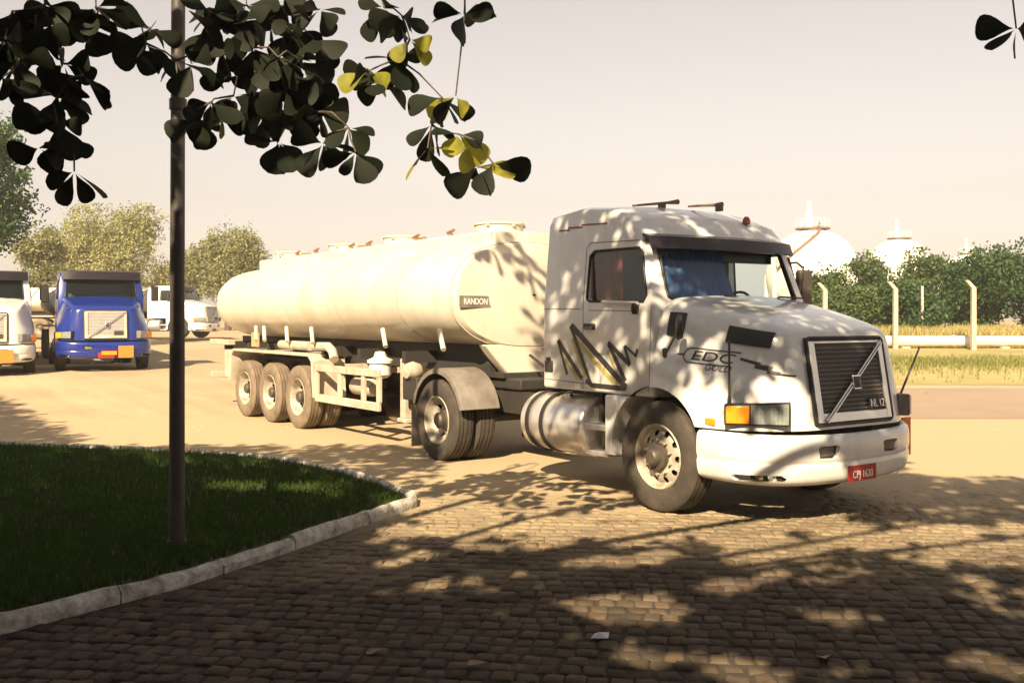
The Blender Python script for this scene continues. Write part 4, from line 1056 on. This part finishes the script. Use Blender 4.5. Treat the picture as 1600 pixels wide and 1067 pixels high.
for k in range(5200):  # low wall of leaves added around the camera to cut sky fill
    a_ = rr.uniform(R(150), R(395)); q = rr.uniform(8.0, 11.5); x, y = q*math.cos(a_)*1.1-.5, q*math.sin(a_)-1.0
    if y < 2.0 and abs(x) > .75*max(y, 0)+2 or y < -4: blockerC.append(Vector((x, y, rr.uniform(.4, 5.2))))
def foliage_mesh(name, centres, lsize, parent, seed):
    r = random.Random(seed); Vs, ks = [], []
    for c in centres:
        for d, roll in rosette(r, r.randint(5, 8), .1):
            L = lsize*r.uniform(.75, 1.15); m = np.array(frame_rot(d, roll))
            Vs.append((LVs*L) @ m.T+np.array(c+d*.03)); ks.append(0 if r.random() > .04 else 1)
    V = np.array(Vs); ks = np.array(ks)
    keep = np.ones(len(V), bool); sp_ = np.array(SPOTS)
    for tp in (.45, .8):                                         # drop a leaf where the sun finds a gap in the crown
        c_ = V[:, 0]*(1-tp)+V[:, 5]*tp; g = c_[:, :2]-c_[:, 2:3]*np.array([[KX, KY]])
        for cx, cy, q in sp_: keep &= ~((g[:, 0]-cx)**2+((g[:, 1]-cy)*.8)**2 < q*q)
    V = V[keep]; ks = ks[keep]; n = len(V)
    F = []
    for b in range(0, n*6, 6): F += [(b, b+2, b+1), (b+1, b+2, b+4, b+3), (b+3, b+4, b+5)]
    me = bpy.data.meshes.new(name); me.from_pydata(V.reshape(-1, 3).tolist(), [], F); me.update()
    me.materials.append(M['leaf']); me.materials.append(M['leafyellow']); me.polygons.foreach_set('material_index', np.repeat(ks, 3))
    o = link(name, me, None, parent); o['kind'] = 'stuff'; return o
def branchy(trunk_base, trunk_top, centres, nlimb, seed, hooks=()):
    r = random.Random(seed); mb = MB(); tt = Vector(trunk_top)
    pts = r.sample(centres, min(nlimb, len(centres)))
    for p in pts:
        a = tt+Vector((0, 0, r.uniform(-.6, .3))); m1 = a.lerp(p, .5)+Vector((r.uniform(-.4, .4), r.uniform(-.4, .4), .45))
        mb.tube([a, a.lerp(m1, .5)+Vector((0, 0, .12)), m1, m1.lerp(p, .5)+Vector((0, 0, .15)), p], [.10, .075, .05, .03, .012], 7)
    return mb
# clusters hanging into view: pixel position, depth, leaf count, size class, kind
HANG = [(30, 95, 5.6, 8), (55, 55, 5.7, 7), (8, 60, 5.6, 7), (20, 18, 5.8, 7), (70, 8, 5.8, 7), (105, 30, 6, 7), (140, 40, 6.1, 7), (150, 12, 6.0, 6), (130, 118, 5.9, 6), (100, 100, 6, 6), (92, 150, 5.9, 6), (90, 190, 5.8, 6), (62, 232, 5.8, 4), (104, 216, 6, 2), (116, 268, 5.8, 4), (5, 120, 5.5, 6),
 (236, 45, 6.2, 6), (228, 68, 6.2, 5), (275, 95, 6.3, 5), (300, 100, 6.3, 6), (322, 48, 6.4, 6), (330, 20, 6.4, 7), (345, 70, 6.4, 7), (370, 35, 6.5, 7), (395, 75, 6.5, 8), (365, 110, 6.5, 4), (420, 30, 6.5, 8), (455, 50, 6.6, 8), (435, 90, 6.4, 8), (470, 95, 6.5, 7), (405, 125, 6.5, 7), (445, 140, 6.4, 8), (485, 140, 6.5, 8), (330, 160, 6.4, 6), (305, 185, 6.4, 5), (345, 185, 6.4, 5), (365, 150, 6.5, 5), (415, 175, 6.5, 7), (460, 180, 6.4, 8), (500, 175, 6.4, 7), (435, 222, 6.4, 5), (505, 225, 6.3, 5), (556, 238, 6.2, 5), (545, 200, 6.3, 5), (490, 60, 6.6, 6), (500, 15, 6.6, 6), (385, 8, 6.5, 7), (450, 8, 6.6, 7), (520, 145, 6.6, 3),
 (575, 112, 6.4, 6), (598, 128, 6.4, 5), (628, 25, 6.3, 6), (640, 62, 6.3, 5), (622, 92, 6.4, 5), (600, 12, 6.4, 5), (725, 22, 6.3, 8), (690, 152, 6.3, 5), (712, 150, 6.3, 4), (675, 195, 6.3, 4), (668, 232, 6.2, 4), (716, 210, 6.2, 5), (746, 262, 6.1, 6), (770, 255, 6.1, 3), (1588, 45, 5.6, 6)]
YEL = {(712, 150), (746, 262), (640, 62), (575, 112), (668, 232), (716, 210)}
t1 = empty('almond_tree', (-5.6, -1.6, 0))
tag(t1, 'broad leaved tree whose dark leaves hang into the top of the picture', 'tree')
off = -Vector((-5.6, -1.6, 0))
fo1 = foliage_mesh('foliage', canopyA, .27, t1, 5); fo1.location = off
tk = MB().tube([(-5.6, -1.6, -.1), (-5.55, -1.55, 1.2), (-5.45, -1.4, 2.6), (-5.3, -1.2, 4.0), (-5.2, -1.1, 5.4)], [.30, .24, .21, .18, .12], 14).build('trunk', 'bark', t1, 60); tk.location = off
lb = branchy(None, (-5.3, -1.2, 4.0), canopyA, 26, 4)
rl = random.Random(21)
leafcount = 0
anch = {'L': Vector((-3.5, 4.6, 4.9)), 'M': Vector((-2.0, 5.6, 5.0)), 'R': Vector((-.9, 5.9, 4.7)), 'X': Vector((3.0, 4.4, 4.6))}
for k, a in anch.items():
    s0 = Vector((-5.3, -1.2, 4.1)); m1 = s0.lerp(a, .5)+Vector((0, 0, .7))
    lb.tube([s0, s0.lerp(m1, .5)+Vector((0, 0, .25)), m1, m1.lerp(a, .5)+Vector((0, 0, .15)), a], [.11, .085, .06, .045, .025], 8)
hung = {}
order = sorted(HANG, key=lambda h: (h[0] < 570 and h[0] > 200, h[1]))      # sparse outer sprays first: their leaves are single parts
extra = []
twig_done = []
for h in sorted(HANG, key=lambda h: h[1]):
    u, v, Y, n = h; p = px(u, v, Y)
    best = None
    for (u2, v2, p2) in twig_done:
        d = math.hypot(u-u2, (v-v2))
        if v2 < v-4 and d < 105 and (best is None or d < best[0]): best = (d, p2)
    if best: a = best[1]
    else:
        a = px(u+rl.uniform(-40, 40), -110, Y)
        k = 'X' if u > 1500 else 'L' if u < 200 else 'M' if u < 560 else 'R'
        m0 = anch[k].lerp(a, .5)+Vector((0, 0, .15)); lb.tube([anch[k], m0, a], [.022, .016, .010], 6)
    m1 = a.lerp(p, .5)+Vector((rl.uniform(-.05, .05), rl.uniform(-.08, .08), rl.uniform(-.02, .05)))
    lb.tube([a, m1, p], [.008, .006, .005], 5); twig_done.append((u, v, p))
for (u, v, Y, n) in order:
    p = px(u, v, Y)
    for i, (d, roll) in enumerate(rosette(rl, n, .15)):
        m = 'leaf'
        if (u, v) in YEL and i % 2 == 0: m = 'leafyellow'
        d = Vector((d.x, d.y*.55, d.z)).normalized()                        # hanging rosettes show the blades' faces
        mm = frame_rot(d, roll+rl.choice((-1, 1))*rl.uniform(.5, 1.4)).to_4x4(); mm.translation = p+d*.015
        if leafcount < 300:
            o = bpy.data.objects.new('leaf', leaf_mesh(rl.randrange(4), m)); C.objects.link(o); o.parent = t1
            mm.translation += off; o.matrix_local = mm; leafcount += 1
        else: extra.append((mm, rl.choice((.155, .18, .20, .225))))
V, Fc = [], []; b = 0
for mm, L in extra:
    A = np.array(mm); V.append((LV*L) @ A[:3, :3].T+A[:3, 3]); Fc += [tuple(b+i for i in f) for f in LF]; b += len(LV)
if V:
    me = bpy.data.meshes.new('hanging_leaves'); me.from_pydata(np.concatenate(V).tolist(), [], Fc); me.update()
    for p in me.polygons: p.use_smooth = True
    o = link('hanging_leaves', me, 'leaf', t1); o.location = off; o['kind'] = 'stuff'
lbo = lb.build('limbs', 'bark', t1, 60); lbo.location = off
if canopyB:
    t2 = empty('almond_tree', (-12.5, 1.5, 0)); off2 = Vector((12.5, -1.5, 0))
    tag(t2, 'second shade tree out of view at left, shading the lawn', 'tree')
    f2 = foliage_mesh('foliage', canopyB, .27, t2, 6); f2.location = off2
    tk = MB().tube([(-12.5, 1.5, -.1), (-12.45, 1.5, 1.5), (-12.4, 1.6, 3.2), (-12.4, 1.6, 5.0)], [.28, .22, .18, .12], 14).build('trunk', 'bark', t2, 60); tk.location = off2
    l2 = branchy(None, (-12.4, 1.6, 3.4), canopyB, 40, 9).build('limbs', 'bark', t2, 60); l2.location = off2

t3 = empty('almond_tree', (-6, -14, 0)); off3 = Vector((6, 14, 0))  # unseen tree, put in only to block sky light
tag(t3, 'unseen tree added behind the viewer to block sky light', 'tree')
f3 = foliage_mesh('foliage', blockerC, .27, t3, 8); f3.location = off3
tk = MB().tube([(-6, -14, -.1), (-6, -14, 1.5), (-5.9, -13.9, 3.2), (-5.9, -13.9, 5.0)], [.28, .22, .18, .12], 14).build('trunk', 'bark', t3, 60); tk.location = off3
l3 = branchy(None, (-5.9, -13.9, 3.4), blockerC, 40, 19).build('limbs', 'bark', t3, 60); l3.location = off3

# fallen leaves and a scrap of paper
for (u, v) in ((597, 1018), (765, 1040), (680, 915), (560, 895), (1290, 1035)):
    Y = F_PX*CAM_H/(v-HOR); p = px(u, v, Y); o = bpy.data.objects.new('fallen_leaf', leaf_mesh(rl.randrange(3), 'dryleaf')); C.objects.link(o)
    o.scale = (.6, .6, .6); o.location = (p.x, p.y, .02); o.rotation_euler = (rl.uniform(-.2, .2), rl.uniform(-.2, .1), rl.uniform(0, 6))
    tag(o, 'dry brown leaf fallen on the shaded cobbles', 'leaf', 'fallen leaves on the cobbles')
Y = F_PX*CAM_H/(998-HOR); p = px(936, 998, Y)
sc = MB(); sc.v = [(-.05, -.02, .012), (.05, -.025, .012), (.06, .03, .03), (-.02, .04, .02), (0, 0, .04)]; sc.f = [(0, 1, 4), (1, 2, 4), (2, 3, 4), (3, 0, 4)]
so = sc.build('paper_scrap', 'paper'); so.location = (p.x, p.y, .0)
tag(so, 'small crumpled white paper scrap on the dark cobbles', 'litter')

# ------------------------------------------------------------------ distant vegetation
def leafy_tree(name, loc, blobs, nleaf, lsize, cols, trunk, label, group, seed, cat='tree'):
    r = np.random.default_rng(seed); T = empty(name, loc)
    # blobs: (x, y, z, rx, rz); leaves grouped in clumps on the outside of each blob
    V, F, mi = [], [], []; tot = sum(b[3]*b[3] for b in blobs); bi = 0
    for (bx_, by_, bz_, rx, rz_) in blobs:
        nc = max(6, int(nleaf/18*rx*rx/tot))
        for c in range(nc):
            d = r.normal(size=3); d /= np.linalg.norm(d); q = r.uniform(.45, 1.08)
            cc = np.array([bx_+d[0]*rx*q, by_+d[1]*rx*q, bz_+d[2]*rz_*q]); cr = r.uniform(.5, 1.2)*lsize*2.2; k = int(r.random() < .35)
            for l in range(18):
                p = cc+r.normal(size=3)*cr*.5; u = r.normal(size=3); u /= np.linalg.norm(u); w_ = np.cross(u, r.normal(size=3)); w_ /= np.linalg.norm(w_)
                s = lsize*r.uniform(.6, 1.3)
                V += [p-u*s*.5, p+w_*s*.28, p+u*s*.5, p-w_*s*.28]; F.append((bi, bi+1, bi+2, bi+3)); mi.append(k); bi += 4
    me = bpy.data.meshes.new('crown'); me.from_pydata([tuple(v) for v in V], [], F); me.update()
    for c in cols: me.materials.append(c)
    me.polygons.foreach_set('material_index', mi)
    o = link('crown', me, None, T); o['kind'] = 'stuff'
    tb = MB(); th, tr_ = trunk
    tb.tube([(0, 0, -.2), (.05, 0, th*.5), (0, .05, th)], [tr_, tr_*.8, tr_*.6], 8); tb.build('trunk', 'bark', T, 60)
    lm = MB()
    for (bx_, by_, bz_, rx, rz_) in blobs: lm.tube([(0, 0, th*.8), (bx_*.5, by_*.5, (th+bz_)*.5), (bx_, by_, bz_+rz_*.3)], [tr_*.5, tr_*.35, tr_*.12], 6)
    lm.build('limbs', 'bark', T, 60)
    tag(T, label, cat, group); return T
def lm(name, c, v=.35): return mat(name, c, 0.6, var=v, scale=.8, trans=.25)
pale = [lm('pale_foliage', (.31, .31, .12)), lm('pale_foliage_light', (.37, .355, .15))]
olive = [lm('olive_foliage', (.20, .21, .08)), lm('olive_foliage_light', (.28, .27, .11))]
dark = [lm('dark_foliage', (.028, .075, .02)), lm('dark_foliage_light', (.055, .115, .025))]
mid = [lm('mid_foliage', (.06, .11, .028)), lm('mid_foliage_light', (.11, .145, .035))]
def blobset(seed, wdt, hgt, base, n, flat=.8):
    r = random.Random(seed); out = [(0, 0, base+hgt*.55, wdt*.32, hgt*.40)]
    for i in range(n):
        a = r.uniform(0, 6.28); q = r.uniform(.35, .75)*wdt*.5
        z = base+hgt*r.uniform(.15, .80); s = r.uniform(.16, .26)*wdt*(1.15-.5*(z-base)/hgt)
        out.append((math.cos(a)*q*(1.1-.5*max(0, (z-base)/hgt-.4)), math.sin(a)*q*.7, z, s, s*flat))
    return out
def tree_px(name, u0, u1, vtop, vbase, Y, n, nleaf, ls, cols, label, group, seed):
    xc = ((u0+u1)/2-800)*Y/F_PX; wd = (u1-u0)*Y/F_PX; z0 = gz(xc, Y); zt = CAM_H-(vtop-HOR)*Y/F_PX-z0; zb = max(.3, CAM_H-(vbase-HOR)*Y/F_PX-z0)
    return leafy_tree(name, (xc, Y, z0), blobset(seed, wd, zt-zb, zb, n), nleaf, ls, cols, (zb+(zt-zb)*.4, .03*zt+.04), label, group, seed)
BG = 'trees beyond the parked trucks'
tree_px('leafy_tree', 62, 262, 310, 470, 82, 20, 30000, .24, pale, 'rounded pale yellow green tree behind the blue truck', BG, 1)
tree_px('leafy_tree', 280, 432, 345, 490, 78, 18, 24000, .23, olive, 'olive green tree right of the dark pole above the tanker', BG, 2)
tree_px('leafy_tree', 230, 330, 400, 490, 90, 10, 9000, .26, pale, 'low pale tree directly behind the dark pole', BG, 3)
tree_px('leafy_tree', -170, 50, 150, 420, 40, 18, 22000, .2, dark, 'dark green tree at the left edge above the white truck', BG, 4)
tree_px('leafy_tree', 20, 110, 345, 470, 66, 10, 9000, .22, olive, 'small grey green tree between the left edge and the pale tree', BG, 5)
SH = 'bushes along the fence'
for i, (u0, u1, vt, vb, Y, cols, lab) in enumerate([
  (1235, 1330, 420, 515, 47, mid, 'low yellowish bush right of the truck mirror'),
  (1310, 1410, 393, 515, 49, mid, 'green bush in front of the nearest gas sphere'),
  (1390, 1480, 385, 515, 51, mid, 'thin tall bush before the middle gas sphere'),
  (1460, 1560, 395, 520, 47, dark, 'dark green bush left of the right hand fence post'),
  (1500, 1700, 366, 520, 46, dark, 'largest dark green bush at the right edge'),
  (1270, 1370, 450, 515, 45, mid, 'low bush behind the leftmost fence post'),
  (1370, 1470, 440, 520, 45, dark, 'low dark bush behind the middle fence post')]):
    tree_px('bush', u0, u1, vt, vb, Y, 14, 14000, .19, cols, lab, SH, 30+i)['category'] = 'bush'
# dry grass belt behind the pipe and thin tufts on the verge
sp = []
for i in range(22000):
    Y = random.uniform(41.2, 46.5); X = random.uniform(13, 30); sp.append((X, Y, vz(X, Y)-.02))
g = blades('dry_grass', sp, .35, 1.0, .05, 'drygrass', .5, 3); g['kind'] = 'stuff'; tag(g, 'belt of tall dry yellow grass behind the pipeline', 'grass')
sp = []
for i in range(9000):
    Y = random.gauss(29, 1.8); X = random.uniform(9, 24); sp.append((X, Y, vz(X, Y)-.01))
g = blades('verge_grass', sp, .05, .18, .03, lm('verge_green', (.20, .21, .05)), .8, 5); g['kind'] = 'stuff'; tag(g, 'short greenish grass strip beside the road', 'grass')

# ------------------------------------------------------------------ fence posts, pipeline, gas spheres
labs = ['leftmost pale concrete fence post with bent top', 'middle pale concrete fence post with bent top', 'right hand pale concrete fence post with bent top, the nearest']
for (u, Y, vt), lab in zip(((1289, 40.8, 442), (1399, 39.8, 440), (1521, 38.8, 438)), labs):
    x = (u-800)*Y/F_PX; z0 = vz(x, Y); zt = CAM_H-(vt-HOR)*Y/F_PX
    mb = MB(); wd = .092
    path = [(0, -.3), (0, zt-z0-.30), (-.26, zt-z0)]
    vs_ = []
    for (ox, z), k in zip(path, (1, .95, .75)): vs_ += [(ox-wd*k, -wd*k, z), (ox+wd*k, -wd*k, z), (ox+wd*k, wd*k, z), (ox-wd*k, wd*k, z)]
    mb.add(vs_, [(4*k+i, 4*k+(i+1) % 4, 4*k+4+(i+1) % 4, 4*k+4+i) for k in range(2) for i in range(4)]+[(3, 2, 1, 0), (8, 9, 10, 11)])
    o = mb.build('fence_post', 'concrete', None, bevel=.02); o.location = (x, Y, z0); tag(o, lab, 'post', 'concrete fence posts along the pipeline')
u, Y = 1441, 44.0; x = (u-800)*Y/F_PX
o = MB().box(-.05, .05, -.05, .05, -.2, 2.6).build('marker_post', 'concrete', None, bevel=.015); o.location = (x, Y, vz(x, Y)); tag(o, 'thin pale post among the bushes between two fence posts', 'post')
pz = .83+.02
pr = MB().lathe([(.225, 4), (.225, 60)], 28, 'x', (0, 0, 0)).build('pipeline', 'pipe', None, 40); pr.location = (0, 40.9, pz+.03); pr.rotation_euler = (0, 0, R(-1.0))
for k in range(9):
    MB().box(8+4*k-.15, 8+4*k+.15, -.3, .3, -.6, -.215).build('pipe_support', 'concrete', pr)
    MB().lathe([(.226, 10+4*k-.06), (.25, 10+4*k-.05), (.25, 10+4*k+.05), (.226, 10+4*k+.06)], 28, 'x').build('flange', 'pipe', pr, 40)
tag(pr, 'pale above ground pipeline running behind the fence posts', 'pipeline')
def sphere(u, vtop, Y, Rd, label, stair):
    x = (u-800)*Y/F_PX; zt = CAM_H-(vtop-HOR)*Y/F_PX; z0 = gz(x, Y); cz = zt-Rd
    T = empty('gas_sphere', (x, Y, z0)); cz -= z0
    sh = MB().lathe([(Rd*math.sin(math.pi*i/32), cz-Rd*math.cos(math.pi*i/32)) for i in range(33)], 56, 'z').build('shell', 'steelwhite', T, 60)
    for i in range(9):
        a = 2*math.pi*i/9; c, s = math.cos(a)*Rd*.98, math.sin(a)*Rd*.98
        MB().cyl((c, s, -.3), (c, s, cz), .25, n=10).build('leg', 'steelwhite', T, 40)
    pf = MB().lathe([(1.0, cz+Rd-.05), (1.95, cz+Rd-.05), (1.95, cz+Rd+.12), (1.0, cz+Rd+.12)], 24, 'z').build('platform', 'rust', T, 40)
    rl_ = MB()
    for i in range(12):
        a = 2*math.pi*i/12; rl_.cyl((1.9*math.cos(a), 1.9*math.sin(a), cz+Rd+.1), (1.9*math.cos(a), 1.9*math.sin(a), cz+Rd+1.1), .03, n=5)
    for h in (.6, 1.1): rl_.tube([(1.9*math.cos(2*math.pi*i/24), 1.9*math.sin(2*math.pi*i/24), cz+Rd+h) for i in range(25)], .03, 5)
    rl_.build('railing', 'steelwhite', pf)
    MB().cyl((-.4, 0, cz+Rd), (-.4, 0, cz+Rd+2.0), .45, .4, n=14).cyl((-.4, 0, cz+Rd+2.0), (-.4, 0, cz+Rd+3.2), .28, n=12).build('vent_stack', 'steelwhite', T, 40)
    if stair:
        pts = []
        for i in range(15):
            th = R(12+i*5.2); ph = R(-75-i*5.5); pts.append((Rd*1.03*math.sin(th)*math.cos(ph), Rd*1.03*math.sin(th)*math.sin(ph), cz+Rd*1.03*math.cos(th)))
        s_ = MB().tube(pts, .16, 6).build('staircase', 'rust', T, 50)
        rail = MB().tube([(p[0]*1.04, p[1]*1.04, p[2]+.8) for p in pts], .05, 5)
        for p in pts[::2]: rail.tube([p, (p[0]*1.04, p[1]*1.04, p[2]+.8)], .04, 5)
        rail.build('handrail', 'rust', s_)
    tag(T, label, 'gas tank', 'gas storage spheres')
sphere(1270, 358, 115, 5.3, 'largest white gas sphere with curved stair just right of the cab', True)
sphere(1405, 373, 165, 5.6, 'middle white gas sphere rising behind the bushes', False)
sphere(1513, 397, 200, 5.6, 'farthest white gas sphere showing only its vent above the bushes', False)

# ------------------------------------------------------------------ warm dusty air
hz = MB().box(-260, 260, -40, 420, -1.2, 30).build('haze', None)
hm = bpy.data.materials.new('haze'); hm.use_nodes = True; n = hm.node_tree.nodes; n.clear()
out = n.new('ShaderNodeOutputMaterial'); pv = n.new('ShaderNodeVolumePrincipled')
pv.inputs['Color'].default_value = (0.95, 0.90, 0.82, 1); pv.inputs['Density'].default_value = 0.0015; pv.inputs['Anisotropy'].default_value = 0.2
hm.node_tree.links.new(pv.outputs[0], out.inputs['Volume']); hz.data.materials.append(hm); hz['kind'] = 'stuff'
tag(hz, 'thin warm dusty haze over the yard', 'haze')
